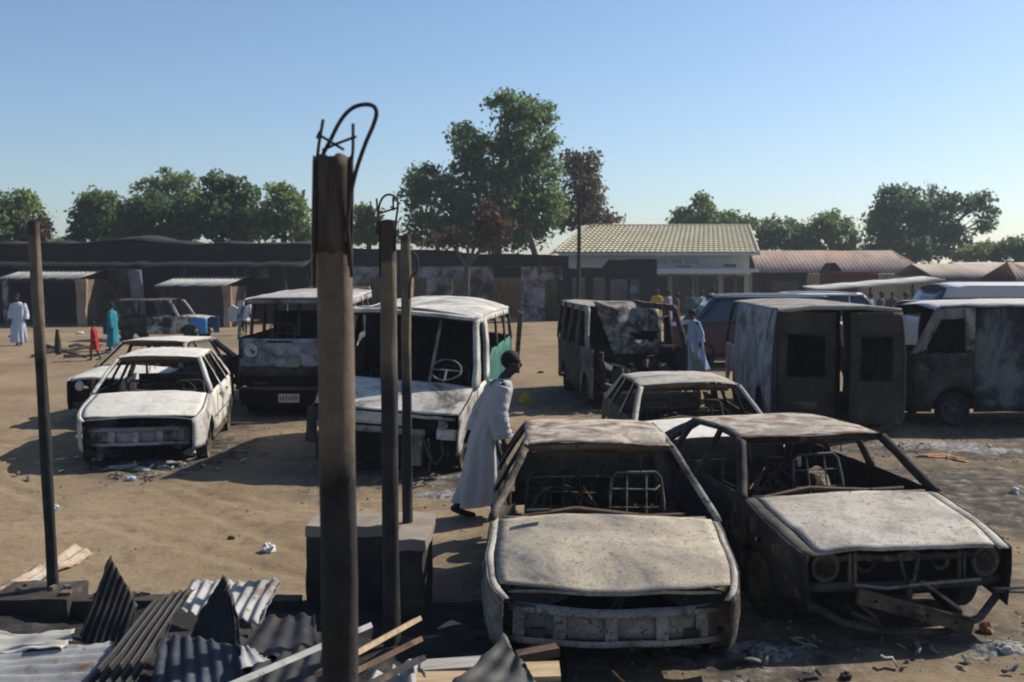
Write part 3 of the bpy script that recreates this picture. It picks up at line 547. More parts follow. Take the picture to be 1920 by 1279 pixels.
# ------------------------------------------------------------------ vans
def van_hw(W, Lc, fr=0.12, fl=0.8, top=0.10, z0=1.0, z1=2.05):
    def f(y, z):
        k = 1.0
        if y < fl: k -= fr * ((fl - y) / fl) ** 2
        if y > Lc - 0.4: k -= 0.03 * ((y - Lc + 0.4) / 0.4) ** 2
        if z > z0: k -= top * min(1.3, ((z - z0) / (z1 - z0))) ** 1.6
        elif z < 0.5: k -= 0.03 * ((0.5 - z) / 0.4) ** 2
        return W * k
    return f
def van_roof(v, Lc, y0, zf, mat, crown=0.08, sag=None, inset=0.0, name='roof'):
    v.top(name, y0, Lc - 0.03, lambda y: v.hw(y, zf(y)) + 0.004 - inset, zf, crown, mat, 20, 22, lambda u: 0.10 * u * u, sag=sag, thick=0.012)
    for sd in (-1, 1):
        rl = B(); rl.tube([Vector((sd * (v.hw(y, zf(y)) - inset), y, zf(y) - 0.01 + (sag(sd * v.hw(y, 2), y) if sag else 0))) for y in [lin(y0 + 0.1, Lc - 0.04, k / 8) for k in range(9)]], 0.03, 7); v.fin(rl, 'gutter', mat, None, 0)

# G: hooded white minibus in the middle -------------------------------------------------
LG = 4.5
G_ = Veh('burnt_minibus', 'burnt white minibus with green rear side, behind the thin poles', 'minibus', (-1.66, 12.75), R(-8.0), van_hw(1.0, LG, 0.10, 0.9, 0.13, 0.95, 2.0), 0.022, R(4.0), 0.012, 11, 'burnt vans on the lorry park')
v = G_; hw = v.hw; sag = lambda x, y: -0.15 * math.exp(-((y - 2.5) / 0.9) ** 2 - ((x + 0.55) / 0.55) ** 2)
hz = pw([(0.10, 0.81), (0.5, 0.98), (0.82, 1.11)])
v.top('hood', 0.06, 0.80, lambda y: hw(y, 0.9) * 0.985, hz, 0.03, M_whitev, 20, 12, lambda u: 0.13 * u * u, thick=0.012)
v.front('nose_panel', -0.88, 0.30, 0.66, 0.81, 0.07, M_whitev, 0.13, 16, 4, W=0.9, lean=-0.05)
v.front('nose_panel', 0.30, 0.88, 0.77, 0.81, 0.07, M_whitev, 0.13, 10, 2, W=0.9, lean=-0.05)
v.front('corner_panel', 0.68, 0.91, 0.52, 0.66, 0.075, M_whitev, 0.13, 6, 3, W=0.9)
v.front('headlamp_recess', 0.30, 0.88, 0.60, 0.78, 0.20, M_black, 0.10, 6, 3, W=0.9)
v.box('lamp_block', (0.74, 0.17, 0.71), (0.10, 0.06, 0.10), M_greyash)
v.front('bumper_beam', -0.86, 0.55, 0.56, 0.635, 0.055, M_greyash, 0.12, 14, 2, W=0.9, thick=0.03)
v.box('strut_stub', (0.42, 0.30, 0.36), (0.11, 0.12, 0.42), M_greyash)
v.tubes('hanging_hose', [[(0.50, 0.16, 0.60), (0.55, 0.12, 0.42), (0.63, 0.10, 0.25), (0.60, 0.14, 0.13)], [(0.72, 0.2, 0.58), (0.78, 0.12, 0.34), (0.70, 0.1, 0.2), (0.62, 0.12, 0.30), (0.56, 0.2, 0.5)], [(0.3, 0.2, 0.6), (0.36, 0.12, 0.3)]], 0.014, M_sootbrown)
v.box('engine_block', (0.05, 0.75, 0.55), (0.7, 0.7, 0.5), M_black); v.front('wheel_guard', -0.92, 0.92, 0.16, 0.62, 0.42, M_black, 0.05, 8, 4)
v.front('crumpled_wing', -1.0, -0.86, 0.34, 0.80, 0.16, M_sooty, 0.0, 4, 8, W=0.9)
for sd in (-1, 1):
    fa = arch(0.72, 0.30, 0.40, 0.32); ba = arch(3.45, 0.30, 0.40, 0.32)
    v.side('front_fender', sd, 0.16, 1.02, fa, pw([(0.1, 0.81), (0.5, 0.96), (0.85, 1.10)]), M_whitev if sd > 0 else M_mixed, 14, 7, arch_pts(0.72, 0.40))
    dr = v.side('cab_door', sd, 1.03, 1.82, 0.34, pw([(1.0, 1.10), (1.9, 1.12)]), M_whitev if sd > 0 else M_sooty, 10, 7)
    v.box('handle', (sd * (hw(1.7, 0.98) + 0.01), 1.7, 0.98), (0.025, 0.13, 0.035), M_black, None, dr)
    v.side('rear_side', sd, 1.83, LG - 0.02, ba, pw([(1.8, 1.30), (2.3, 1.50), (LG, 1.55)]), M_green if sd > 0 else M_sooty, 20, 7, arch_pts(3.45, 0.40))
    v.strip('windscreen_pillar', sd, (0.78, 1.08), (1.00, 1.08), (1.16, 1.93), (1.40, 1.95), M_whitev, 10, 3, thick=0.06)
    v.strip('quarter_pillar', sd, (1.10, 1.10), (1.16, 1.10), (1.40, 1.94), (1.44, 1.95), M_whitev, 8, 2, thick=0.03)
    v.strip('door_pillar', sd, (1.72, 1.10), (1.98, 1.12), (1.72, 1.96), (1.95, 1.96), M_whitev if sd > 0 else M_greyash, 8, 3, thick=0.04)
    for y in (2.75, 3.55): v.strip('side_pillar', sd, (y, 1.50), (y + 0.07, 1.50), (y, 1.97), (y + 0.07, 1.97), M_sooty, 8, 2, thick=0.03)
    v.strip('rear_pillar', sd, (LG - 0.22, 1.50), (LG - 0.02, 1.50), (LG - 0.26, 1.97), (LG - 0.05, 1.97), M_sooty, 8, 3, thick=0.04)
    v.strip('roof_side_rail', sd, (1.25, 1.90), (LG - 0.06, 1.90), (1.25, 1.985), (LG - 0.06, 1.985), M_whitev, 2, 16, thick=0.03)
van_roof(v, LG, 1.18, pw([(1.1, 1.965), (1.6, 2.0), (3.0, 2.02), (4.5, 1.99)]), M_whitev, 0.09, sag)
v.tubes('windscreen_header', [[(-0.86, 1.26, 1.945), (-0.4, 1.15, 1.985), (0.4, 1.15, 1.985), (0.86, 1.26, 1.945)]], 0.05, M_whitev)
v.tubes('windscreen_divider', [[(0.38, 0.86, 1.12), (0.42, 1.2, 1.95)]], 0.022, M_greyash)
v.tubes('dangling_trim', [[(-0.28, 1.0, 1.14), (-0.27, 1.02, 1.35), (-0.22, 1.06, 1.55)]], 0.018, M_beige2)
sw = B(); sw.tube([Vector((0.52 + 0.2 * math.cos(a), 1.28 + 0.12 * math.sin(a), 1.25 + 0.13 * math.sin(a))) for a in [2 * math.pi * k / 18 for k in range(18)]], 0.013, 6, closed=True); sw.tube([(0.52, 1.28, 1.25), (0.52, 1.05, 0.95)], 0.02, 6); sw.tube([(0.33, 1.28, 1.25), (0.71, 1.28, 1.25)], 0.012, 5); v.fin(sw, 'steering_wheel', M_greyash, None, 0)
v.box('floor_pan', (0, 2.4, 0.33), (1.85, 3.9, 0.04), M_black); v.front('firewall', -0.9, 0.9, 0.35, 1.06, 0.93, M_black, 0, 6, 3)
v.front('bulkhead', -0.88, 0.88, 0.36, 1.90, 2.15, M_black, 0, 6, 4)
v.front('rear_panel', -0.94, 0.94, 0.36, 1.55, LG - 0.01, M_sooty, -0.03, 8, 4); v.front('rear_header', -0.86, 0.86, 1.86, 1.98, LG - 0.02, M_sooty, -0.03, 8, 2)
for x in (-0.5, 0.5): seat(v, x, 1.85, 0.62, 0.46, 0.62, M_sooty)
for sd in (-1, 1):
    for y in (0.72, 3.45): v.wheel(sd * 0.86, y, 0.27, 0.17, M_sooty, M_tyre if sd < 0 else None)
dl = B(); dl.prism([(1.02, 1.14), (1.09, 1.14), (1.10, 1.9), (1.02, 1.95)], 'y', LG - 0.02, LG + 0.015); v.fin(dl, 'rear_door_flap', M_rustm, None, 0)

# F: flat-nosed van behind the thick pole ------------------------------------------------
LF = 4.9
fl = G(548, 785); F_ = Veh('burnt_flat_nosed_van', 'flat-nosed burnt van with red and white number plate, left of the thick pole', 'van', (fl.x, fl.y), R(2.0), van_hw(0.98, LF, 0.07, 0.7, 0.07, 1.3, 2.05), 0.012, 0, 0.01, 12, 'burnt vans on the lorry park')
v = F_; hw = v.hw
v.front('nose_panel', -0.93, 0.93, 0.90, 1.38, 0.02, M_silver, 0.12, 20, 7, W=0.95, lean=0.20)
v.front('lower_nose', -0.93, 0.93, 0.74, 0.895, 0.0, M_sooty, 0.12, 16, 3, W=0.95)
v.front('grille_panel', -0.88, 0.88, 0.56, 0.74, 0.06, M_black, 0.12, 10, 3, W=0.95)
v.front('bumper', -0.98, 0.98, 0.50, 0.555, -0.03, M_sootbrown, 0.12, 14, 2, W=0.95, thick=0.05)
v.front('valance', -0.9, 0.9, 0.22, 0.50, 0.06, M_black, 0.12, 10, 3, W=0.95)
for sd in (-1, 1):
    lp = B(); lp.lathe([(0.12, 0), (0.115, -0.025), (0.10, -0.02), (0.07, 0.0), (0.02, 0.01)], (sd * 0.72, 0.13, 1.18), 'y', 20); v.fin(lp, 'headlamp', M_white if sd < 0 else M_greyash, None, 0.004)
bd = B(); bd.lathe([(0.13, 0.0), (0.12, -0.02), (0.005, -0.025)], (0.02, 0.02, 0.98), 'y', 20); v.fin(bd, 'nose_disc', M_greyash, None, 0)
v.box('air_slot', (-0.22, 0.085, 1.335), (0.45, 0.02, 0.035), M_black)
v.box('bumper_light', (-0.55, 0.02, 0.62), (0.22, 0.03, 0.045), plain('scorched_red_lens', (0.10, 0.012, 0.01), 0.5))
pl = v.box('number_plate', (-0.05, -0.02, 0.36), (0.36, 0.012, 0.15), plain('plate_white', (0.62, 0.60, 0.60), 0.6), None, None, False)
mk = B(); rr = random.Random(3)
for i in range(7): mk.box((-0.19 + i * 0.047, -0.029, 0.36), (0.02, 0.004, 0.06 + 0.02 * (i % 3)))
v.fin(mk, 'plate_characters', plain('plate_red', (0.28, 0.03, 0.04), 0.6), pl, 0, False)
for sd in (-1, 1):
    fa = arch(0.95, 0.30, 0.40, 0.28); ba = arch(3.7, 0.30, 0.40, 0.28)
    v.side('cab_side', sd, 0.14, 1.5, fa, 1.38, M_silver if sd > 0 else M_mixed, 16, 7, arch_pts(0.95, 0.40))
    v.side('rear_side', sd, 1.51, LF, ba, 1.36, M_sooty if sd > 0 else M_greyash, 18, 7, arch_pts(3.7, 0.40))
    v.strip('windscreen_pillar', sd, (0.16, 1.36), (0.26, 1.36), (0.46, 2.0), (0.58, 2.0), M_silver, 8, 2, thick=0.05)
    for y in (1.35, 2.5, 3.6, LF - 0.18): v.strip('side_pillar', sd, (y, 1.34), (y + 0.14, 1.34), (y, 2.02), (y + 0.12, 2.02), M_greyash if y < 2 else M_sooty, 8, 2, thick=0.04)
    v.strip('roof_side_rail', sd, (0.5, 1.94), (LF - 0.03, 1.94), (0.5, 2.03), (LF - 0.03, 2.03), M_silver, 2, 14, thick=0.03)
    for y in (0.95, 3.7): v.wheel(sd * 0.84, y, 0.27, 0.18, M_sooty, M_tyre)
van_roof(v, LF, 0.44, pw([(0.4, 2.02), (1.0, 2.05), (LF, 2.08)]), patchy('scorched_grey_roof', [(0.3, (0.22, 0.2, 0.18)), (0.5, (0.42, 0.39, 0.36)), (0.7, (0.55, 0.52, 0.48))], 1.4, over=[(2.2, 0.58, 0.7, (0.33, 0.22, 0.15))], speck=(24, 0.64, (0.1, 0.09, 0.08)), stretch=(2.5, 0.6, 1)), 0.06)
v.tubes('windscreen_header', [[(-0.86, 0.55, 2.0), (0, 0.45, 2.02), (0.86, 0.55, 2.0)]], 0.04, M_greyash)
mi = B(); mi.prism([(-0.07, -0.13), (0.07, -0.13), (0.09, 0.10), (0.0, 0.16), (-0.08, 0.10)], 'y', -0.03, 0.03); mi.v = [(p[0] - 1.06, p[1] + 0.3, p[2] + 1.80) for p in mi.v]; mi.tube([(-0.93, 0.34, 1.6), (-1.06, 0.3, 1.8)], 0.012, 5); v.fin(mi, 'wing_mirror', M_white, None, 0)
v.box('floor_pan', (0, 2.5, 0.33), (1.85, 4.5, 0.04), M_black); v.front('dash', -0.88, 0.88, 0.5, 1.36, 0.5, M_black, 0, 6, 3)
v.front('rear_panel', -0.95, 0.95, 0.36, 1.4, LF, M_black, -0.02, 8, 3); v.front('cargo_wall', -0.9, 0.3, 0.36, 1.72, 3.2, M_black, 0, 6, 3)
for x in (-0.45, 0.45): seat(v, x, 1.5, 0.8, 0.5, 0.75, M_rustm)
v.tubes('bent_rail', [[(-0.25, 2.2, 1.3), (-0.22, 2.25, 1.9)], [(0.3, 2.6, 1.3), (0.25, 2.6, 1.92)]], 0.03, M_rustm)
v.box('roof_plank', (0.25, LF - 0.4, 2.20), (1.3, 0.16, 0.04), patchy('dry_wood', [(0.35, (0.30, 0.21, 0.12)), (0.65, (0.46, 0.34, 0.20))], 3, stretch=(1, 6, 6)), None, None, False)

# H: van with its front torn open -------------------------------------------------------
LH = 4.3; fl = G(1192, 770)
H_ = Veh('burnt_gutted_van', 'gutted black van with torn front and crumpled ash grey panel raised', 'van', (fl.x + 0.1, fl.y), R(6.0), van_hw(0.93, LH, 0.05, 0.6, 0.12, 1.0, 1.95), 0.022, 0, 0, 13, 'burnt vans on the lorry park')
v = H_; hw = v.hw
for sd in (-1, 1):
    fa = arch(0.75, 0.28, 0.38, 0.22); ba = arch(3.3, 0.28, 0.38, 0.26)
    v.side('front_side', sd, 0.08, 1.25, fa, 1.12, M_mixed if sd < 0 else M_sooty, 14, 7, arch_pts(0.75, 0.38), thick=0.012)
    v.side('rear_side', sd, 1.26, LH, ba, 1.12, M_sooty, 16, 7, arch_pts(3.3, 0.38))
    v.strip('front_pillar', sd, (0.30, 1.10), (0.48, 1.10), (0.78, 1.86), (1.02, 1.88), M_greyash if sd < 0 else M_sooty, 8, 3, thick=0.06)
    for y in (1.45, 2.4, 3.3, LH - 0.2): v.strip('side_pillar', sd, (y, 1.10), (y + 0.34, 1.10), (y, 1.9), (y + 0.32, 1.9), M_sooty, 8, 2, thick=0.04)
    v.strip('roof_side_rail', sd, (0.8, 1.78), (LH - 0.03, 1.80), (0.85, 1.90), (LH - 0.03, 1.90), M_greyash, 3, 14, thick=0.03)
    for y in (0.75, 3.3): v.wheel(sd * 0.8, y, 0.25, 0.17, M_sooty, M_tyre)
v.top('roof', 1.0, LH, lambda y: hw(y, 1.9) * 0.98, lambda y: 1.90, 0.05, M_greyash, 18, 18, lambda u: 0.3 * (u > 0) * u, sag=lambda x, y: -0.55 * math.exp(-((x - 0.25) / 0.65) ** 2 - ((y - 2.0) / 1.6) ** 2), thick=0.012)
cp = B(); rows = []
for i in range(17):
    t = i / 16; r = []
    for j in range(19):
        u = j / 18; x = lin(-0.80 + 0.36 * (1 - t) ** 0.8, 0.46 - 0.03 * (1 - t), u); z = 1.02 + 0.92 * t - 0.10 * u * t; q = Vector((x, z, 2.0)); nn = noise.noise(q * 4.5)
        y = 0.42 + 0.16 * t + 0.06 * math.sin(u * 9 + t * 3) * (0.4 + t) + 0.10 * nn
        if t > 0.93 and u < 0.3: z += 0.05 * (0.3 - u) / 0.3
        r.append(Vector((x, y, z + 0.05 * noise.noise(q * 3))))
    rows.append(r)
cp.grid(rows)
keep = []
for f in cp.f:   # torn holes
    c = sum((Vector(cp.v[i]) for i in f), Vector()) / 4
    hole = (-0.12 < c.x < 0.36 and 1.26 < c.z < 1.42) and noise.noise(c * 7) > -0.35
    if not hole: keep.append(f)
cp.f = keep
v.fin(cp, 'crumpled_hood', patchy('mottled_ash_sheet', [(0.40, (0.04, 0.037, 0.034)), (0.48, (0.14, 0.13, 0.12)), (0.57, (0.32, 0.30, 0.27)), (0.7, (0.42, 0.40, 0.37))], 5.0, over=[(8, 0.58, 0.66, (0.09, 0.085, 0.08))], speck=(40, 0.6, (0.05, 0.05, 0.05))), None, 0.014)
fl_ = B(); fl_.grid([[Vector((0.98 + 0.03 * math.sin(5 * t), 0.05 + 0.1 * t, lin(0.28, 1.22, t))), Vector((0.98 + 0.03 * math.sin(5 * t) + 0.03 + 0.20 * math.sin(math.pi * min(1, t * 1.15)) ** 0.7, -0.02 + 0.12 * t, lin(0.26, 1.20, t)))] for t in [k / 10 for k in range(11)]])
v.fin(fl_, 'torn_side_panel', M_beige, None, 0.012)
jk = B(); rr = random.Random(9)
for i in range(30): jk.box((rr.uniform(-0.7, 0.75), rr.uniform(0.15, 0.9), rr.uniform(0.25, 1.0)), (rr.uniform(0.05, 0.3), rr.uniform(0.05, 0.3), rr.uniform(0.04, 0.2)), Matrix.Rotation(rr.uniform(0, 3), 3, 'X') @ Matrix.Rotation(rr.uniform(0, 3), 3, 'Y'))
v.fin(jk, 'engine_wreckage', M_sooty, None, 0, smooth=False)
v.tubes('broken_pipe', [[(-0.55, 0.1, 0.85), (-0.3, 0.05, 0.80), (-0.2, 0.1, 0.7)], [(-0.5, 0.05, 0.42), (-0.35, 0.0, 0.34), (-0.1, 0.05, 0.36)], [(0.0, 0.05, 0.62), (0.18, 0.0, 0.66), (0.3, 0.1, 0.6)]], 0.022, M_greyash)
v.front('bulkhead', -0.88, 0.88, 0.25, 1.15, 1.0, M_black, 0, 6, 3); v.box('floor_pan', (0, 2.3, 0.27), (1.7, 3.9, 0.04), M_black); v.front('rear_panel', -0.86, 0.86, 0.3, 1.86, LH, M_sooty, 0, 8, 5); v.front('cargo_wall', -0.80, 0.84, 0.3, 1.55, 1.9, M_black, 0, 8, 5)

# J: panel van seen from behind --------------------------------------------------------
LJ = 4.9; fl = G(1570, 818)
J_ = Veh('burnt_panel_van', 'burnt panel van seen from behind with its right rear door ajar', 'van', (fl.x, fl.y), R(-3.0), van_hw(1.02, LJ, 0.02, 0.5, 0.08, 1.1, 2.0), 0.010, 0, 0, 14, 'burnt vans on the lorry park')
v = J_; hw = v.hw   # local y = 0 is the rear, towards the camera
M_dkbrown = patchy('sooty_rear_door', [(0.34, (0.018, 0.016, 0.015)), (0.5, (0.045, 0.037, 0.028)), (0.68, (0.085, 0.070, 0.052))], 1.2, speck=(30, 0.66, (0.02, 0.02, 0.02)))
ba = arch(1.05, 0.28, 0.40, 0.24); fa = arch(3.9, 0.28, 0.40, 0.24)
for sd in (-1, 1):
    v.side('rear_side', sd, 0.03, 2.2, ba, 1.96, M_silver if sd < 0 else M_sooty, 18, 12, arch_pts(1.05, 0.40), thick=0.012)
    v.side('front_side', sd, 2.22, 3.6, 0.26, 1.96, M_silver if sd < 0 else M_sooty, 12, 10, thick=0.012)
    v.side('cab_side', sd, 3.61, LJ, fa, 1.15, M_silver if sd < 0 else M_sooty, 12, 6, arch_pts(3.9, 0.40))
    v.strip('cab_pillar', sd, (LJ - 0.3, 1.13), (LJ - 0.15, 1.13), (LJ - 0.75, 1.94), (LJ - 0.6, 1.94), M_sooty, 8, 2, thick=0.05)
    cr = B(); cr.tube([Vector((sd * (hw(0.03, z) - 0.02), 0.02, z)) for z in [lin(0.25, 1.95, k / 10) for k in range(11)]], 0.045, 8); v.fin(cr, 'corner_post', M_dkbrown, None, 0)
    for y in (1.05, 3.9): v.wheel(sd * 0.86, y, 0.27, 0.18, M_sooty, M_tyre)
v.top('roof', 0.02, LJ - 0.62, lambda y: hw(y, 1.96) + 0.004, lambda y: 1.965, 0.06, M_greyash, 18, 18, thick=0.012)
v.tubes('rear_header', [[(-0.93, 0.02, 1.95), (-0.4, 0.0, 2.005), (0.4, 0.0, 2.005), (0.93, 0.02, 1.95)]], 0.04, M_beige2)
def van_door(nm, x0, x1, z0, z1, wx0, wx1, wz0, wz1, ang, hinge):
    """rear door with a window hole, swung by ang about its hinge edge"""
    d = thing_part(nm, v.root)
    def pc(pname, a, b_, c, e, par, mat=M_dkbrown):
        bb = B(); n = 5; bb.grid([[Vector((lin(a, b_, i / n), 0.0, lin(c, e, j / n))) for i in range(n + 1)] for j in range(n + 1)])
        def W_(p):
            p = v.warp(p); x = p.x - hinge; c_, s_ = math.cos(ang), math.sin(ang)
            return Vector((hinge + x * c_ - p.y * s_, x * s_ + p.y * c_, p.z))
        return bb.build(pname, mat, par, True, 0.03, W_)
    pc('lower_panel', x0, x1, z0, wz0, d); pc('upper_panel', x0, x1, wz1, z1, d); pc('hinge_stile', x0, wx0, wz0, wz1, d); pc('meeting_stile', wx1, x1, wz0, wz1, d)
    fr = B(); rs = [(wx0, wz0), (wx1, wz0), (wx1, wz1), (wx0, wz1)]
    fr.tube([Vector((x, -0.012, z)) for x, z in rs], 0.016, 6, closed=True)
    def W2(p):
        p = v.warp(p); x = p.x - hinge; c_, s_ = math.cos(ang), math.sin(ang); return Vector((hinge + x * c_ - p.y * s_, x * s_ + p.y * c_, p.z))
    fr.build('window_frame', M_sooty, d, True, 0, W2)
    return d
van_door('rear_door', -0.93, -0.06, 0.24, 1.93, -0.80, -0.20, 0.92, 1.58, 0.0, -0.93)
van_door('rear_door', 0.06, 0.95, 0.24, 1.93, 0.22, 0.80, 0.88, 1.56, 0.30, 0.95)
v.front('plate_recess', -0.72, -0.32, 0.42, 0.54, -0.02, M_sootbrown, 0, 4, 2)
v.front('bumper', -0.95, 0.95, 0.20, 0.28, -0.05, M_sooty, 0.03, 10, 2, thick=0.05)
v.box('floor_pan', (0, 2.3, 0.30), (1.85, 4.4, 0.04), M_black)
v.front('bulkhead', -0.95, 0.95, 0.30, 1.28, 3.55, M_black, 0, 6, 4); v.front('bulkhead_top', -0.93, 0.93, 1.62, 1.96, 3.55, M_black, 0, 6, 2); v.front('bulkhead_side', -0.93, -0.74, 1.28, 1.62, 3.55, M_black, 0, 2, 2); v.front('bulkhead_side', -0.1, 0.93, 1.28, 1.62, 3.55, M_black, 0, 4, 2)
v.front('front_panel', -0.85, 0.85, 0.3, 1.1, LJ, M_sooty, 0, 6, 3)

# K: van side-on at the right edge -----------------------------------------------------
LK = 5.0; kl = G(1690, 800)
K_ = Veh('burnt_side_on_van', 'mottled burnt van standing side-on at the right edge, cab to the left', 'van', (kl.x + 0.1, kl.y + 0.9), R(-88.0), van_hw(0.93, LK, 0.12, 0.6, 0.12, 1.2, 2.05), 0.026, 0, 0, 15, 'burnt vans on the lorry park')
v = K_; hw = v.hw   # front (y=0) towards -x in the world; +x local faces the camera
fa = arch(0.75, 0.28, 0.38, 0.24); ba = arch(3.7, 0.28, 0.38, 0.24)
for sd in (-1, 1):
    d = v.side('cab_door', sd, 0.06, 1.04, fa, 1.22, M_sooty if sd < 0 else M_sooty, 14, 7, arch_pts(0.75, 0.38))
    v.side('body_side', sd, 1.06, LK, ba, 2.0, M_vanside, 26, 14, arch_pts(3.7, 0.38), thick=0.012)
    v.strip('windscreen_pillar', sd, (0.02, 1.20), (0.12, 1.20), (0.40, 1.92), (0.56, 1.94), M_greyash, 10, 3, thick=0.05)
    v.strip('door_frame', sd, (0.16, 1.24), (0.20, 1.24), (0.44, 1.76), (0.50, 1.76), M_silver, 8, 2, thick=0.03)
    v.strip('door_pillar', sd, (0.90, 1.20), (1.06, 1.20), (0.90, 1.98), (1.06, 1.98), M_mixed, 8, 3, thick=0.04)
    v.strip('door_header', sd, (0.40, 1.76), (1.0, 1.78), (0.44, 1.98), (1.0, 1.99), M_greyash, 4, 10, thick=0.03)
    gt = B(); gt.tube([Vector((sd * (hw(y, 1.97) + 0.01), y, 1.985)) for y in [lin(0.5, LK - 0.05, k / 12) for k in range(13)]], 0.035, 7); v.fin(gt, 'gutter', M_silver, None, 0)
    for y in (0.75, 3.7): v.wheel(sd * 0.80, y, 0.27, 0.18, M_sooty, M_tyre)
v.top('roof', 0.42, LK, lambda y: hw(y, 2.0), pw([(0.4, 1.93), (1.0, 2.01), (LK, 2.03)]), 0.05, patchy('pale_scorched_roof', [(0.3, (0.35, 0.35, 0.36)), (0.6, (0.60, 0.59, 0.58))], 2, speck=(26, 0.64, (0.1, 0.1, 0.1))), 16, 24, thick=0.012)
v.front('front_panel', -0.82, 0.82, 0.3, 1.22, 0.03, M_sooty, 0.06, 10, 5); v.box('floor_pan', (0, 2.5, 0.30), (1.7, 4.7, 0.04), M_black); v.front('bulkhead', -0.88, 0.88, 0.3, 1.95, 1.5, M_black, 0, 6, 4); v.front('rear_panel', -0.88, 0.88, 0.3, 1.98, LK, M_sooty, 0, 8, 4)
for x in (-0.42, 0.42): seat(v, x, 0.95, 0.75, 0.42, 0.5, M_sooty)

# L: small pickup wreck beyond the cars at left -------------------------------------------
LL = 3.9; ll = G(388, 640)
L_ = Veh('burnt_pickup', 'patchy white wreck with a bright blue front wing before the porch', 'car', (ll.x, ll.y + 0.9), R(86.0), car_hw(0.80, 0.86, 1.5, 0.62, LL), 0.03, 0, 0, 16, 'burnt cars on the lorry park')
v = L_; hw = v.hw
M_cream = patchy('scorched_cream', [(0.34, (0.05, 0.045, 0.04)), (0.44, (0.28, 0.24, 0.19)), (0.54, (0.62, 0.55, 0.43)), (0.7, (0.68, 0.62, 0.5))], 2.2, over=[(3, 0.6, 0.7, RUST)])
M_blue = plain('bright_blue_paint', (0.07, 0.26, 0.55), 0.6, 0.15)
M_lpatch = patchy('patchy_white_metal', [(0.38, (0.02, 0.02, 0.02)), (0.46, (0.12, 0.115, 0.11)), (0.53, (0.55, 0.52, 0.46)), (0.7, (0.62, 0.58, 0.5))], 2.2)
fa = arch(0.62, 0.26, 0.34, 0.24); ba = arch(3.0, 0.26, 0.34, 0.24)
for sd in (-1, 1):
    v.side('wing_tip', sd, 0.02, 0.58, fa, 0.86, M_blue, 10, 6, arch_pts(0.62, 0.34)); v.side('front_wing', sd, 0.585, 1.25, fa, 0.88, M_cream, 10, 6, arch_pts(0.62, 0.34))
    v.side('door', sd, 1.26, 2.2, 0.24, 0.88, M_lpatch, 10, 6); v.side('rear_side', sd, 2.21, LL, ba, 0.88, M_sooty, 14, 6, arch_pts(3.0, 0.34))
    v.strip('windscreen_pillar', sd, (0.95, 0.86), (1.05, 0.86), (1.35, 1.45), (1.5, 1.47), M_cream, 8, 2, thick=0.05)
    for y in (1.75, 2.5, 3.3): v.strip('pillar', sd, (y, 0.86), (y + 0.12, 0.86), (y - 0.05, 1.47), (y + 0.08, 1.47), M_sooty, 6, 2, thick=0.04)
    for y in (0.62, 3.0): v.wheel(sd * 0.7, y, 0.24, 0.15, M_sooty, M_tyre)
v.top('roof', 1.35, 3.4, 0.62, lambda y: 1.47, 0.05, M_sootbrown, 10, 12); v.top('hood', 0.05, 1.0, 0.68, pw([(0, 0.84), (1, 0.9)]), 0.03, M_lpatch, 10, 8)
v.box('floor_pan', (0, 2.0, 0.27), (1.45, 3.4, 0.04), M_black); v.front('bulkhead', -0.7, 0.7, 0.3, 0.85, 1.05, M_black); v.front('rear_panel', -0.7, 0.7, 0.3, 0.88, LL - 0.02, M_sooty)

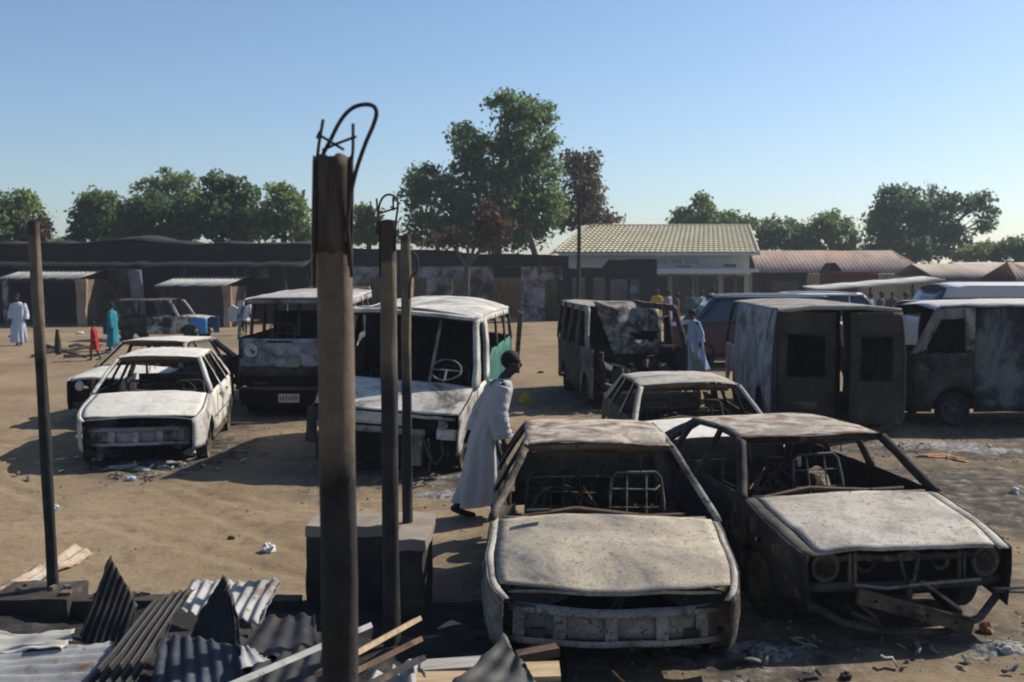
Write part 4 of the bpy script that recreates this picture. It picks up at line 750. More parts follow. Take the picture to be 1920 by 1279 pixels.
# ------------------------------------------------------------------ parked cars that did not burn
M_glass = plain('dark_blue_glass', (0.035, 0.06, 0.10), 0.12, 0.1, 0.5, scale=3, bump=0)
M_maroon = plain('maroon_car_paint', (0.085, 0.022, 0.022), 0.45, 0.25, 0.5, scale=3, bump=0.03)
M_navy = plain('dark_navy_paint', (0.03, 0.04, 0.06), 0.4, 0.2, 0.5, scale=3, bump=0.03)
M_cwhite = plain('white_car_paint', (0.62, 0.62, 0.62), 0.45, 0.06, 0.5, scale=3, bump=0.03)
M_beam = plain('silver_trim', (0.45, 0.46, 0.48), 0.35, 0.1, 0.5, bump=0.03)
def parked(name, label, loc, rz, Lc, W, zb, zr, body, lower, prof, roofm, group, yw0=1.15, yr0=1.75, extra=None):
    v = Veh(name, label, 'car', loc, rz, car_hw(W, zb, zr, W * 0.74, Lc), 0.0, 0, 0, 20, group); hw = v.hw
    hz = pw([(0.05, zb - 0.12), (yw0, zb)]); bl = pw([(0, zb - 0.13), (yw0, zb), (Lc, zb + 0.02)])
    fa, ba = arch(0.85, 0.34, 0.40, 0.30), arch(Lc - 0.85, 0.34, 0.40, 0.30)
    for sd in (-1, 1):
        v.side('front_wing', sd, 0.04, yw0, fa, bl, body, 12, 7, arch_pts(0.85, 0.40))
        v.side('front_door', sd, yw0 + 0.01, 2.25, 0.30, bl, body, 10, 7); v.side('rear_door', sd, 2.26, Lc - 1.3, 0.30, bl, body, 10, 7)
        v.side('rear_quarter', sd, Lc - 1.29, Lc - 0.03, ba, bl, body, 12, 7, arch_pts(Lc - 0.85, 0.40))
        v.strip('windscreen_pillar', sd, (yw0 - 0.04, zb), (yw0 + 0.05, zb), (yr0, zr - 0.02), (yr0 + 0.08, zr - 0.02), lower, 8, 2, thick=0.03)
        ys_ = [yw0 + 0.06, 2.25, Lc - 1.35, Lc - 0.35]; yt = [yr0 + 0.09, 2.25, Lc - 1.35, Lc - 0.45]
        for i in range(3):
            v.strip('window', sd, (ys_[i], zb), (ys_[i + 1] - 0.06, zb), (yt[i], zr - 0.05), (yt[i + 1] - 0.06, zr - 0.05), M_glass, 5, 5, thick=0.006, inset=0.008)
            v.strip('pillar', sd, (ys_[i + 1] - 0.06, zb), (ys_[i + 1] + 0.0, zb), (yt[i + 1] - 0.06, zr - 0.04), (yt[i + 1] + 0.0, zr - 0.04), lower, 5, 2, thick=0.02)
        rl = B(); rl.tube([Vector((sd * (hw(y, zr - 0.02)), y, zr - 0.02)) for y in (yr0, lin(yr0, Lc, 0.5), Lc - 0.4)], 0.035, 7); v.fin(rl, 'roof_rail', lower, None, 0)
        rk = B(); rk.tube([Vector((sd * W * 0.62, y, zr + (0.06 if 0 < k < 4 else 0.03))) for k, y in enumerate([lin(yr0 + 0.2, Lc - 0.5, q / 4) for q in range(5)])], 0.022, 6); v.fin(rk, 'roof_bar', M_beam, None, 0)
        for y in (0.85, Lc - 0.85): v.wheel(sd * (W - 0.10), y, 0.34, 0.2, M_sooty, M_tyre)
    v.top('roof', yr0, Lc - 0.38, lambda y: hw(y, zr) + 0.01, lambda y: zr - 0.01, 0.05, roofm, 14, 12)
    v.top('hood', 0.06, yw0, lambda y: hw(y, zb - 0.1) * 0.98, hz, 0.03, body, 12, 8)
    for nm, y0, y1, z0, z1 in (('windscreen', yw0, yr0, zb, zr - 0.02), ('rear_window', Lc - 0.12, Lc - 0.38, zb + 0.02, zr - 0.02)):
        b = B(); b.grid([[Vector((u * hw(y, z) * 0.96, y, z)) for u in (-1, -0.5, 0, 0.5, 1)] for y, z in [(lin(y0, y1, t), lin(z0, z1, t)) for t in (0, 0.5, 1)]]); v.fin(b, nm, M_glass)
    v.front('nose', -W * 0.9, W * 0.9, 0.32, zb - 0.12, 0.05, body, 0.1); v.front('front_bumper', -W * 0.92, W * 0.92, 0.32, 0.5, 0.0, lower, 0.1, thick=0.05)
    v.front('tailgate', -W * 0.9, W * 0.9, 0.35, zb + 0.02, Lc - 0.06, body, -0.05); v.box('floor_pan', (0, Lc / 2, 0.32), (W * 1.8, Lc - 0.4, 0.04), M_navy)
    return v
il = G(1252, 690)
parked('parked_estate_car', 'maroon high-roofed car with blue tinted windows behind the man in light blue', (il.x + 0.1, il.y + 1.0), R(-90.0), 4.6, 0.92, 1.18, 1.86, M_maroon, M_navy, None, M_navy, 'parked cars', 0.62, 1.15)
p = D(1690, 560, 35)
parked('parked_white_car', 'white car with dark roof bars showing above the panel van roof', (p.x, 34.0), R(86.0), 4.7, 0.95, 1.10, 1.80, M_cwhite, M_cwhite, None, M_cwhite, 'parked cars')
p = D(1600, 560, 32)
parked('parked_dark_car', 'dark car with pale roof between the maroon car and the white car', (p.x, 31.0), R(85.0), 4.6, 0.92, 1.05, 1.72, M_navy, M_navy, None, M_cwhite, 'parked cars')
# white minibus roof beyond the right-hand van
n0 = D(1712, 560, 30); LN = 6.0
N_ = Veh('parked_white_minibus', 'clean white minibus whose roof shows above the mottled van at right', 'minibus', (n0.x, 30.0), R(-88.0), van_hw(0.98, LN, 0.08, 0.6, 0.10, 1.2, 2.15), 0.0, 0, 0, 22, 'parked minibuses')
v = N_; hw = v.hw
for sd in (-1, 1):
    v.side('body_side', sd, 0.05, LN, 0.3, 1.25, M_cwhite, 16, 6)
    ys_ = [0.55, 1.5, 2.6, 3.7, 4.8, LN - 0.1]
    for a_, b_ in zip(ys_, ys_[1:]):
        v.strip('window', sd, (a_ + 0.05, 1.25), (b_ - 0.05, 1.25), (a_ + 0.05, 1.8), (b_ - 0.05, 1.8), M_glass, 4, 4, thick=0.006, inset=0.01)
        v.strip('window_post', sd, (b_ - 0.05, 1.25), (b_ + 0.05, 1.25), (b_ - 0.05, 1.8), (b_ + 0.05, 1.8), M_cwhite, 4, 2, thick=0.02)
    v.strip('roof_side', sd, (0.45, 1.8), (LN, 1.8), (0.6, 2.12), (LN, 2.12), M_cwhite, 4, 14, thick=0.02)
    for y in (1.0, 4.6): v.wheel(sd * 0.86, y, 0.33, 0.2, M_beam, M_tyre)
v.top('roof', 0.55, LN, lambda y: hw(y, 2.12), pw([(0.5, 2.07), (1.2, 2.13), (LN, 2.13)]), 0.10, M_cwhite, 14, 16)
v.front('nose', -0.85, 0.85, 0.3, 1.25, 0.05, M_cwhite, 0.08); v.front('tail', -0.9, 0.9, 0.3, 2.12, LN, M_cwhite, 0)
b = B(); b.grid([[Vector((u * hw(y, z) * 0.97, y, z)) for u in (-1, -0.5, 0, 0.5, 1)] for y, z in [(0.10, 1.25), (0.35, 1.7), (0.6, 2.08)]]); v.fin(b, 'windscreen', M_glass)
v.box('floor_pan', (0, LN / 2, 0.34), (1.7, LN - 0.3, 0.04), M_navy)
# ------------------------------------------------------------------ buildings
M_char = patchy('charred_plaster', [(0.36, (0.005, 0.005, 0.006)), (0.58, (0.009, 0.009, 0.010)), (0.72, (0.035, 0.032, 0.030))], 0.5, over=[(1.2, 0.64, 0.76, (0.11, 0.095, 0.085))], speck=(9, 0.68, (0.07, 0.06, 0.055)), bump=0.3, bscale=8)
M_charw = patchy('half_burnt_whitewash', [(0.40, (0.02, 0.02, 0.022)), (0.48, (0.10, 0.095, 0.095)), (0.57, (0.30, 0.295, 0.30)), (0.7, (0.42, 0.41, 0.41))], 0.9, over=[(1.6, 0.57, 0.68, (0.015, 0.015, 0.016))], bump=0.3, bscale=8)
M_ochre = patchy('ochre_plaster', [(0.35, (0.20, 0.14, 0.07)), (0.65, (0.36, 0.27, 0.14))], 0.8, over=[(1.5, 0.55, 0.68, (0.03, 0.028, 0.025))])
M_tan = patchy('mud_plaster', [(0.35, (0.22, 0.16, 0.11)), (0.65, (0.40, 0.31, 0.22))], 1.2, over=[(2.2, 0.58, 0.70, (0.06, 0.05, 0.045))], speck=(12, 0.64, (0.1, 0.08, 0.06)))
M_tin = patchy('sun_bleached_tin', [(0.32, (0.26, 0.25, 0.22)), (0.5, (0.46, 0.45, 0.41)), (0.7, (0.58, 0.56, 0.50))], 1.0, over=[(2.0, 0.60, 0.72, (0.12, 0.10, 0.09))], speck=(10, 0.66, (0.08, 0.07, 0.06)))
M_wallgrey = plain('pale_grey_plaster', (0.50, 0.49, 0.46), 0.9, 0.10, scale=1.0)
M_yroof = patchy('cream_roof_tile', [(0.35, (0.56, 0.50, 0.34)), (0.65, (0.68, 0.62, 0.44))], 1.0, bump=0.1)
M_broof = patchy('weathered_brown_roof', [(0.32, (0.22, 0.15, 0.12)), (0.5, (0.31, 0.225, 0.18)), (0.7, (0.38, 0.29, 0.24))], 1.0, over=[(0.5, 0.56, 0.7, (0.36, 0.20, 0.13))], stretch=(1, 0.4, 0.4))
M_timber = patchy('charred_timber', [(0.35, (0.015, 0.014, 0.013)), (0.7, (0.06, 0.05, 0.042))], 6)
M_wood = patchy('raw_planed_wood', [(0.34, (0.34, 0.23, 0.13)), (0.66, (0.58, 0.44, 0.28))], 3, over=[(6, 0.62, 0.72, (0.12, 0.08, 0.05))], stretch=(0.6, 8, 8))
M_shutter = plain('brown_shutter', (0.10, 0.075, 0.055), 0.7, 0.2, scale=4)
M_maroonk = plain('maroon_tin', (0.11, 0.035, 0.028), 0.7, 0.25, scale=3)
M_dkwall = plain('dark_kiosk_wall', (0.035, 0.033, 0.036), 0.9, 0.3, scale=2)

def wall_run(parent, x0, x1, y, thick, zh, openings, mats, top, name='wall'):
    """front wall in piers and heads; openings = (x0, x1, z0, z1); top = jagged top function"""
    edges = sorted(openings); xs_ = [x0]
    segs = []; c = x0
    for (a, b_, z0, z1) in edges: segs.append(('pier', c, a)); segs.append(('op', a, b_, z0, z1)); c = b_
    segs.append(('pier', c, x1)); i = 0
    for s in segs:
        if s[0] == 'pier' and s[2] - s[1] > 0.02:
            b = B(); b.box(((s[1] + s[2]) / 2, y, zh / 2), (s[2] - s[1], thick, zh)); b.build('pier', mats[i % len(mats)], parent, False); i += 1
        elif s[0] == 'op':
            if s[3] > 0.02: b = B(); b.box(((s[1] + s[2]) / 2, y, s[3] / 2), (s[2] - s[1], thick * 0.94, s[3])); b.build('sill_wall', mats[i % len(mats)], parent, False)
            if zh - s[4] > 0.02: b = B(); b.box(((s[1] + s[2]) / 2, y, (s[4] + zh) / 2), (s[2] - s[1], thick * 0.94, zh - s[4])); b.build('lintel', mats[(i + 1) % len(mats)], parent, False)
    n = int((x1 - x0) / 0.35); poly = [(x0, zh + 0.003)] + [(lin(x0, x1, k / n), max(zh + 0.05, top(lin(x0, x1, k / n)))) for k in range(n + 1)] + [(x1, zh + 0.003)]
    b = B(); b.prism(poly, 'y', y - thick / 2 - 0.05, y + thick / 2); b.build('parapet', M_char, parent, False)
def jag(base, amp, seed, fr=0.9):
    return lambda x: base(x) + amp * (noise.noise(Vector((x * fr, seed, 0))) + 0.5 * noise.noise(Vector((x * fr * 4, seed, 3))))

YB = 51.0
def bx(px, d=YB): return (px - 960) / F * d
# left half of the burnt shop row
t = thing('burnt_shop_row', 'long soot-black shop row with ragged roofline, left half of the background', 'building', (bx(150), YB, 0), 0, 'burnt shop rows'); ox = bx(150)
ops = []
x = -14.0
for wdt, gap, zt in ((1.4, 1.3, 2.3), (1.2, 1.8, 2.2), (1.6, 1.2, 2.3), (1.1, 1.5, 2.2), (1.5, 1.6, 2.3), (1.3, 1.2, 2.3), (1.2, 1.3, 2.2), (1.5, 1.4, 2.3), (1.2, 1.0, 2.2)):
    ops.append((x, x + wdt, 0.0, zt)); x += wdt + gap
wall_run(t, -16.0, 11.4, 0.0, 0.3, 3.05, ops, [M_char, M_char, M_charw, M_char], jag(lambda x: 3.80 + 0.05 * math.sin(x * 0.7), 0.10, 1.0))
for a in (-16.0, -8.0, 0.0, 6.5, 11.25): b = B(); b.box((a + 0.15, 3.2, 1.55), (0.3, 6.0, 3.1)); b.build('cross_wall', M_char, t, False)
b = B(); b.box((-2.3, 6.4, 1.6), (27.4, 0.3, 3.2)); b.build('back_wall', M_char, t, False)
b = B(); rows = []
for i in range(60):
    xx = lin(-16, 11.4, i / 59); zz = 0.10 * noise.noise(Vector((xx * 0.8, 3, 1))) + (0.22 * math.exp(-((xx - 2.2) / 1.5) ** 2))
    rows.append([Vector((xx, 0.2, 3.86 + zz)), Vector((xx, 3.2, 4.02 + zz * 1.6)), Vector((xx, 6.5, 3.5 + zz))])
b.grid(rows); b.build('scorched_tin_roof', patchy('soot_tin', [(0.4, (0.02, 0.019, 0.019)), (0.56, (0.05, 0.045, 0.042)), (0.68, (0.17, 0.14, 0.12))], 0.35), t, True, 0.03)
b = B(); rows = []
for i in range(70):
    xx = lin(-16, 11.4, i / 69); zz = 0.07 * noise.noise(Vector((xx * 1.6, 8, 1))); rows.append([Vector((xx, -0.22, 3.05 + zz)), Vector((xx, -1.9 + zz, 2.72 + 2 * zz))])
b.grid(rows); b.build('charred_veranda_roof', M_char, t, True, 0.05)
for k in range(12): b = B(); b.box((-15.4 + k * 2.35, -1.8, 1.34), (0.16, 0.16, 2.72)); b.build('veranda_post', M_timber, t, False)
# right half
t = thing('burnt_shop_row', 'burnt shop row with scorched whitewash patches, behind the white minibus', 'building', (bx(830, 53), 53.0, 0), 0, 'burnt shop rows')
ops = []; x = -5.9
for wdt, gap, z0, zt in ((1.0, 1.2, 0.0, 2.2), (0.9, 0.9, 0.9, 2.1), (1.1, 1.3, 0.0, 2.2), (0.9, 1.2, 0.8, 2.1), (1.4, 1.2, 0.0, 2.2), (0.9, 0.7, 0.8, 2.1)): ops.append((x, x + wdt, z0, zt)); x += wdt + gap
wall_run(t, -6.4, 6.4, 0.0, 0.3, 2.75, ops, [M_charw, M_charw, M_char, M_charw], jag(lambda x: 3.72 - 0.022 * (x + 6) - (0.12 if x > 1 else 0), 0.10, 4.0, 0.7))
for a, m_ in ((-6.4, M_char), (-2.2, M_ochre), (2.0, M_ochre), (6.1, M_char)): b = B(); b.box((a + 0.15, 2.7, 1.3), (0.3, 5.0, 2.6)); b.build('cross_wall', m_, t, False)
b = B(); b.box((0, 5.4, 1.35), (12.8, 0.3, 2.7)); b.build('back_wall', M_ochre, t, False)
for k in range(7):
    b = B(); b.bar((-6 + k * 2.0, -0.3, 2.78 + 0.08 * (k % 2)), (-5.9 + k * 2.0, 5.3, 3.0), 0.10, 0.14); b.build('roof_beam', M_timber, t, False)
b = B(); b.bar((5.0, -0.4, 2.4), (4.4, 0.8, 4.4), 0.05, 0.5); b.build('bent_roof_sheet', M_rustm, t, False)
# burnt shell right of it
t = thing('burnt_shop_shell', 'small roofless burnt shop shell in front of the cream roofed hall', 'building', (bx(1147, 55), 55.0, 0), 0, 'burnt shop rows')
wall_run(t, -2.35, 2.35, 0.0, 0.3, 2.45, [(-2.1, -1.4, 0.5, 2.2), (-1.0, -0.35, 0.0, 2.2), (-0.1, 0.85, 0.5, 2.1), (0.95, 1.5, 0.9, 2.1)], [M_char], jag(lambda x: 2.85 + (0.28 if -0.2 < x < 2.4 else -0.15), 0.10, 6.0, 1.3))
b = B(); b.box((0, 3.8, 1.25), (4.7, 0.25, 2.5)); b.build('back_wall', M_tan, t, False)
for a in (-2.22, 2.22): b = B(); b.box((a, 1.92, 1.2), (0.25, 3.5, 2.4)); b.build('side_wall', M_char, t, False)
b = B(); b.box((1.2, 0.5, 1.55), (0.45, 0.05, 0.4)); b.build('pale_board', plain('pale_blue_board', (0.35, 0.45, 0.52)), t, False)
# hall with the cream roof
HX0, HX1, HY = bx(1052, 62), bx(1415, 62), 62.0
t = thing('cream_roofed_hall', 'pale hall with cream tiled hip roof and a white awning', 'building', ((HX0 + HX1) / 2, HY, 0)); hw_ = (HX1 - HX0) / 2
b = B(); b.box((0, 4.0, 1.9), (2 * hw_ - 0.6, 7.4, 3.8)); b.build('wall', M_wallgrey, t, False)
ez, rz_ = 3.60, 5.35; rx0, rx1 = bx(1097, 66) - (HX0 + HX1) / 2, bx(1402, 66) - (HX0 + HX1) / 2
rf = thing_part('roof', t)
def slope(nm, a0, a1, b0, b1, nu, nv):
    """tiled roof slope: ribs run up the slope and each course steps"""
    bb = B(); rows = []
    nrm = (Vector(a1) - Vector(a0)).cross(Vector(b0) - Vector(a0)).normalized()
    if nrm.z < 0: nrm = -nrm
    for i in range(nv + 1):
        for st_ in ((0, 1) if 0 < i < nv else (0,)):
            t_ = i / nv; p0, p1 = Vector(a0).lerp(Vector(b0), t_), Vector(a1).lerp(Vector(b1), t_); r = []
            for j in range(nu + 1):
                u = j / nu; h = 0.05 * abs(math.sin(u * nu * math.pi / 4)) + (0.06 if (st_ == 1 or i == 0) else 0.0)
                r.append(p0.lerp(p1, u) + nrm * h)
            rows.append(r)
    bb.grid(rows); return bb.build(nm, M_yroof, rf, False, 0.02)
slope('front_slope', (-hw_ - 0.35, -0.35, ez), (hw_ + 0.1, -0.35, ez), (rx0, 4.0, rz_), (rx1, 4.0, rz_), 150, 13)
slope('rear_slope', (hw_ + 0.1, 8.4, ez), (-hw_ - 0.35, 8.4, ez), (rx1, 4.0, rz_), (rx0, 4.0, rz_), 60, 4)
slope('left_hip', (-hw_ - 0.35, 8.4, ez), (-hw_ - 0.35, -0.35, ez), (rx0, 4.0, rz_), (rx0 + 0.01, 4.0, rz_), 60, 8)
slope('right_hip', (hw_ + 0.1, -0.35, ez), (hw_ + 0.1, 8.4, ez), (rx1, 4.0, rz_), (rx1 - 0.01, 4.0, rz_), 60, 8)
b = B(); b.tube([(rx0, 4.0, rz_ + 0.04), (rx1, 4.0, rz_ + 0.04)], 0.09, 8); b.tube([(rx1, 4.0, rz_ + 0.04), (hw_ + 0.1, -0.35, ez + 0.06)], 0.09, 8); b.tube([(rx0, 4.0, rz_ + 0.04), (-hw_ - 0.35, -0.35, ez + 0.06)], 0.08, 8); b.build('ridge_cap', M_yroof, rf)
b = B(); b.box((0.0, -0.38, ez - 0.07), (2 * hw_ + 0.4, 0.06, 0.14)); b.build('fascia', M_wallgrey, t, False)
ax0 = bx(1225, 60) - (HX0 + HX1) / 2; ax1 = bx(1425, 60) - (HX0 + HX1) / 2
b = B(); b.box(((ax0 + ax1) / 2, -0.75, 2.52), (ax1 - ax0, 1.9, 0.30)); b.build('awning', plain('white_awning', (0.68, 0.67, 0.63), 0.8, 0.06), t, False)
for k in range(6): b = B(); b.box((lin(ax0 + 0.2, ax1 - 0.2, k / 5), -1.6, 1.18), (0.14, 0.14, 2.36)); b.build('awning_post', M_shutter, t, False)
for k in range(7): b = B(); b.box((lin(-hw_ + 1.2, hw_ - 1.2, k / 6), 0.27, 1.1), (1.2, 0.06, 2.2)); b.build('shutter', M_shutter if k % 3 else M_dkwall, t, False)
let = B(); rr = random.Random(5)   # painted lettering, too far off to read
for k in range(26):
    xx = bx(1178 + k * 5.2, 62) - (HX0 + HX1) / 2
    if k in (8, 15, 20): continue
    hgt = 0.30; let.box((xx, 0.296, 3.12 + 0.0), (0.035, 0.02, hgt)); let.box((xx + 0.05, 0.296, 3.12 + rr.choice((-0.13, 0, 0.13))), (0.07, 0.018, 0.05))
for k in range(5): let.box((bx(1272 + k * 5.4, 62) - (HX0 + HX1) / 2, 0.296, 2.80), (0.09, 0.02, 0.16))
tag(let.build('blue_lettering', plain('blue_sign_paint', (0.05, 0.13, 0.20), 0.7), t, False), kind='stuff')
let = B()
for k in range(5): let.box((bx(1360 + k * 4.6, 62) - (HX0 + HX1) / 2, 0.296, 2.86), (0.10, 0.02, 0.17))
tag(let.build('black_lettering', plain('black_sign_paint', (0.02, 0.02, 0.02), 0.7), t, False), kind='stuff')
# brown roofed sheds further right
def gable(name, label, x0, x1, y0, y1, wall, eave, ridge, rm, wm, hip=0.0, group='sheds at the back'):
    t = thing(name, label, 'building', ((x0 + x1) / 2, (y0 + y1) / 2, 0), 0, group); w2, d2 = (x1 - x0) / 2, (y1 - y0) / 2
    b = B(); b.box((0, 0, wall / 2), (2 * w2 - 0.3, 2 * d2 - 0.4, wall)); b.build('wall', wm, t, False)
    n = max(20, int(2 * w2 / 0.075))
    for sgn, nm in ((-1, 'front_roof_slope'), (1, 'rear_roof_slope')):
        b = B(); rows = []
        for i in range(n + 1):
            u = i / n; xx = lin(-w2, w2, u); c = 0.014 * math.sin(i * math.pi / 2); xr = max(-w2 + hip * 0.3, min(w2 - hip, xx))
            sg = 0.06 * noise.noise(Vector((xx * 0.5, sgn, 2)))
            rows.append([Vector((xx, sgn * d2, eave + c + sg * 0.5)), Vector(((xx + xr) / 2, sgn * d2 * 0.5, (eave + ridge) / 2 + c + sg)), Vector((xr, 0, ridge + c + sg))])
        b.grid(rows); b.build(nm, rm, t, True, 0.03)
    return t
gable('brown_roofed_shed', 'long shed with weathered pinkish brown roof right of the cream roofed hall', bx(1418, 72), bx(1748, 72), 72, 80, 2.3, 2.35, 4.0, M_broof, M_tan, 1.4)
gable('pale_roofed_shed', 'low shed with pale dusty ridged roof at the right edge', bx(1750, 60), bx(1935, 60), 60, 67, 2.0, 2.15, 2.95, M_tin2 if 'M_tin2' in globals() else patchy('dusty_tan_roof', [(0.35, (0.30, 0.24, 0.19)), (0.65, (0.46, 0.39, 0.32))], 0.8, over=[(1.0, 0.58, 0.66, (0.10, 0.09, 0.085))], stretch=(1.2, 0.3, 0.3)), M_tan)
gable('far_tin_shed', 'small dark roofed shed far right below the trees', bx(1790, 82), bx(1960, 82), 80, 86, 2.6, 2.75, 3.2, M_tin, M_dkwall)
gable('thatched_hut', 'grey brown pointed hut roof cut by the right edge', bx(1890, 55), bx(1990, 55), 54, 59, 1.9, 1.95, 3.0, M_broof, M_tan, 2.0)
def kiosk(name, label, px0, px1, d, z1, dep, m_, roofm=None, over=0.15, z0=0.0):
    x0, x1 = bx(px0, d), bx(px1, d); t = thing(name, label, 'kiosk', ((x0 + x1) / 2, d, 0), 0, 'market kiosks'); w2 = (x1 - x0) / 2
    b = B(); b.box((0, dep / 2, (z1 - 0.1) / 2), (2 * w2, dep, z1 - 0.1)); b.build('wall', m_, t, False)
    b = B(); b.box((0, dep / 2, z1 - 0.05), (2 * w2 + over, dep + over, 0.08)); b.build('roof', roofm or m_, t, False)
    b = B(); b.box((0, -0.015, z1 * 0.48), (w2 * 1.2, 0.04, z1 * 0.7)); b.build('shutter', M_shutter, t, False)
    return t
kiosk('dark_kiosk', 'dark box kiosk right under the end of the white awning', 1428, 1512, 50, 2.48, 2.0, M_dkwall)
t = kiosk('maroon_kiosk', 'maroon tin kiosk with small gable in front of the brown roofed shed', 1560, 1645, 52, 2.50, 2.2, M_maroonk)
b = B(); b.prism([(-1.35, 2.5), (-0.65, 2.5), (-1.0, 2.95)], 'y', 0.0, 1.6); b.build('gable', M_dkwall, t, False)
t = thing('sheet_awning', 'sloping pale sheet awning on posts in front of the maroon kiosk', 'awning', (bx(1635, 45), 45.0, 0))
b = B(); rows = []
for i in range(40):
    u = i / 39; xx = lin(bx(1520, 45), bx(1752, 45), u) - bx(1635, 45); zz = lin(1.72, 2.16, u) + 0.03 * noise.noise(Vector((xx * 1.4, 0, 0))); rows.append([Vector((xx, -1.1, zz)), Vector((xx, 1.4, zz + 0.12))])
b.grid(rows); b.build('sheet', M_tin, t, True, 0.05)
for xx, zz in ((-2.4, 1.72), (-0.4, 1.92), (1.4, 2.02), (2.5, 2.12)): b = B(); b.tube([(xx, -0.9, 0), (xx, -0.9, zz - 0.02)], 0.05, 7); b.build('post', M_timber, t)
b = B(); b.box((0.85, 1.9, 1.0), (1.5, 0.4, 2.0)); b.build('white_stall_wall', M_wallgrey, t, False); b = B(); b.box((-0.9, 1.9, 0.9), (1.6, 0.5, 1.8)); b.build('maroon_stall_wall', M_maroonk, t, False)
# porches on the left
def porch(name, label, px0, px1, d, zf, zb, dep, legs, seed):
    x0, x1 = bx(px0, d), bx(px1, d); t = thing(name, label, 'porch', ((x0 + x1) / 2, d, 0), 0, 'tin porches before the shops'); w2 = (x1 - x0) / 2
    b = B(); rows = []; n = 64
    for i in range(n + 1):
        xx = lin(-w2, w2, i / n); c = 0.02 * math.sin(i * 1.57); fr = 0.10 * noise.noise(Vector((xx * 2.5, seed, 0))); sk_ = 0.35 * (i / n - 0.5)
        rows.append([Vector((xx - 0.25 + 0.0, fr, zf + c + fr * 0.6)), Vector((xx, dep * 0.5, (zf + zb) / 2 + c)), Vector((xx + 0.25, dep, zb + c))])
    b.grid(rows); b.build('tin_roof', M_tin, t, True, 0.03)
    b = B(); b.bar((-w2 - 0.2, 0.08, zf - 0.10), (w2 - 0.25, 0.08, zf - 0.10), 0.08, 0.12); b.build('front_beam', M_timber, t, False)
    for xx, wd, m_ in legs:
        b = B(); rows = []
        for k in range(9):
            z = lin(0, zf - 0.02, k / 8); q = 0.14 * wd * noise.noise(Vector((z * 2.0, seed + xx, 1))); w_ = wd * (0.72 + 0.28 * (k / 8) ** 2); rows.append([Vector((xx * w2 + q - w_ / 2, 0.1, z)), Vector((xx * w2 + q + w_ / 2, 0.1, z))])
        b.grid(rows); b.build('leg', m_, t, False, 0.16)
    b = B(); b.grid([[Vector((w2 - 0.05, lin(0.25, dep, i / 6), lin(0.0, zf - 0.05, j / 5))) for i in range(7)] for j in range(6)]); b.build('side_sheet', M_rustm, t, False, 0.04)
    return t
porch('tin_porch', 'bleached tin porch with ragged mud pillar at the far left', 8, 160, 47.5, 2.20, 2.78, 3.0, [(-0.98, 0.25, M_charw), (0.90, 0.55, M_tan)], 2)
t = porch('tin_porch', 'ragged tin porch with dark panelled front behind the blue winged wreck', 300, 432, 47.0, 1.88, 2.36, 3.0, [(-0.95, 0.3, M_timber), (0.90, 0.42, M_tan)], 5)
b = B(); b.box((-0.05, 0.5, 0.9), (2.9, 0.05, 1.75)); b.build('front_panel', M_dkwall, t, False)
b = B(); b.ball((0, 0, 0.18), (0.42, 0.3, 0.36), 12, 8); b.v = [tuple(Vector(p) + noise.noise_vector(Vector(p) * 3) * 0.08) for p in b.v]
p = G(434, 603); tag(b.build('mud_boulder', M_tan, None, True, 0, None, (p.x, p.y, 0)), 'rounded pale mud lump beside the ragged porch leg', 'boulder')
# smoke-stained sheet and post standing before the shops
t = tag(B().grid([[Vector((x + 0.25 * (z / 2.6) * -1, 0, z)) for x in (0, 0.3, 0.6)] for z in (0, 0.6, 1.2, 1.9, 2.6)]).build('leaning_sheet', patchy('grey_leaning_sheet', [(0.35, (0.10, 0.10, 0.11)), (0.65, (0.26, 0.26, 0.27))], 1.2), None, True, 0.03, None, (bx(252, 48.5), 48.5, 0)), 'tall grey sheet leaning in the dark shopfront between the porches', 'sheet')
b = B(); b.tube([(0, 0, 0), (0.02, 0, 1.5), (0.05, 0, 3.0), (0.06, 0, 5.2)], [0.11, 0.10, 0.09, 0.08], 8)
tag(b.build('utility_post', M_timber, None, True, 0, None, (bx(1083, 46), 46, 0)), 'tall charred post standing before the small burnt shell', 'post')

# ------------------------------------------------------------------ trees
def leafmat(name, a, b_, c, trans=0.55):
    m, nt, bs = nmat(name); L = nt.links.new; tc = N(nt, 'ShaderNodeTexCoord')
    n = noisenode(nt, tc.outputs['Object'], 0.9, 5, 0.7); r = rampnode(nt, [(0.34, a), (0.5, b_), (0.68, c)]); L(n.outputs[0], r.inputs[0])
    L(r.outputs[0], bs.inputs['Base Color']); bs.inputs['Roughness'].default_value = 0.6; bs.inputs['Specular IOR Level'].default_value = 0.3
    tr = N(nt, 'ShaderNodeBsdfTranslucent'); L(r.outputs[0], tr.inputs['Color']); mx = N(nt, 'ShaderNodeMixShader'); mx.inputs[0].default_value = trans
    L(bs.outputs[0], mx.inputs[1]); L(tr.outputs[0], mx.inputs[2]); L(mx.outputs[0], nt.nodes['Material Output'].inputs[0]); return m
M_leaf = leafmat('leaf_green', (0.075, 0.125, 0.044), (0.115, 0.180, 0.060), (0.165, 0.23, 0.085))
M_leafl = leafmat('leaf_light_green', (0.11, 0.16, 0.052), (0.16, 0.215, 0.072), (0.21, 0.26, 0.10))
M_leafd = leafmat('leaf_dark_green', (0.052, 0.092, 0.042), (0.080, 0.130, 0.054), (0.12, 0.17, 0.07))
M_leafb = leafmat('leaf_scorched_brown', (0.070, 0.050, 0.032), (0.115, 0.085, 0.052), (0.105, 0.105, 0.060))
M_leafr = leafmat('leaf_burnt_red_brown', (0.05, 0.028, 0.018), (0.085, 0.045, 0.028), (0.07, 0.06, 0.035))
M_bark = patchy('bark', [(0.35, (0.06, 0.048, 0.038)), (0.65, (0.14, 0.115, 0.09))], 3, stretch=(3, 3, 0.6))
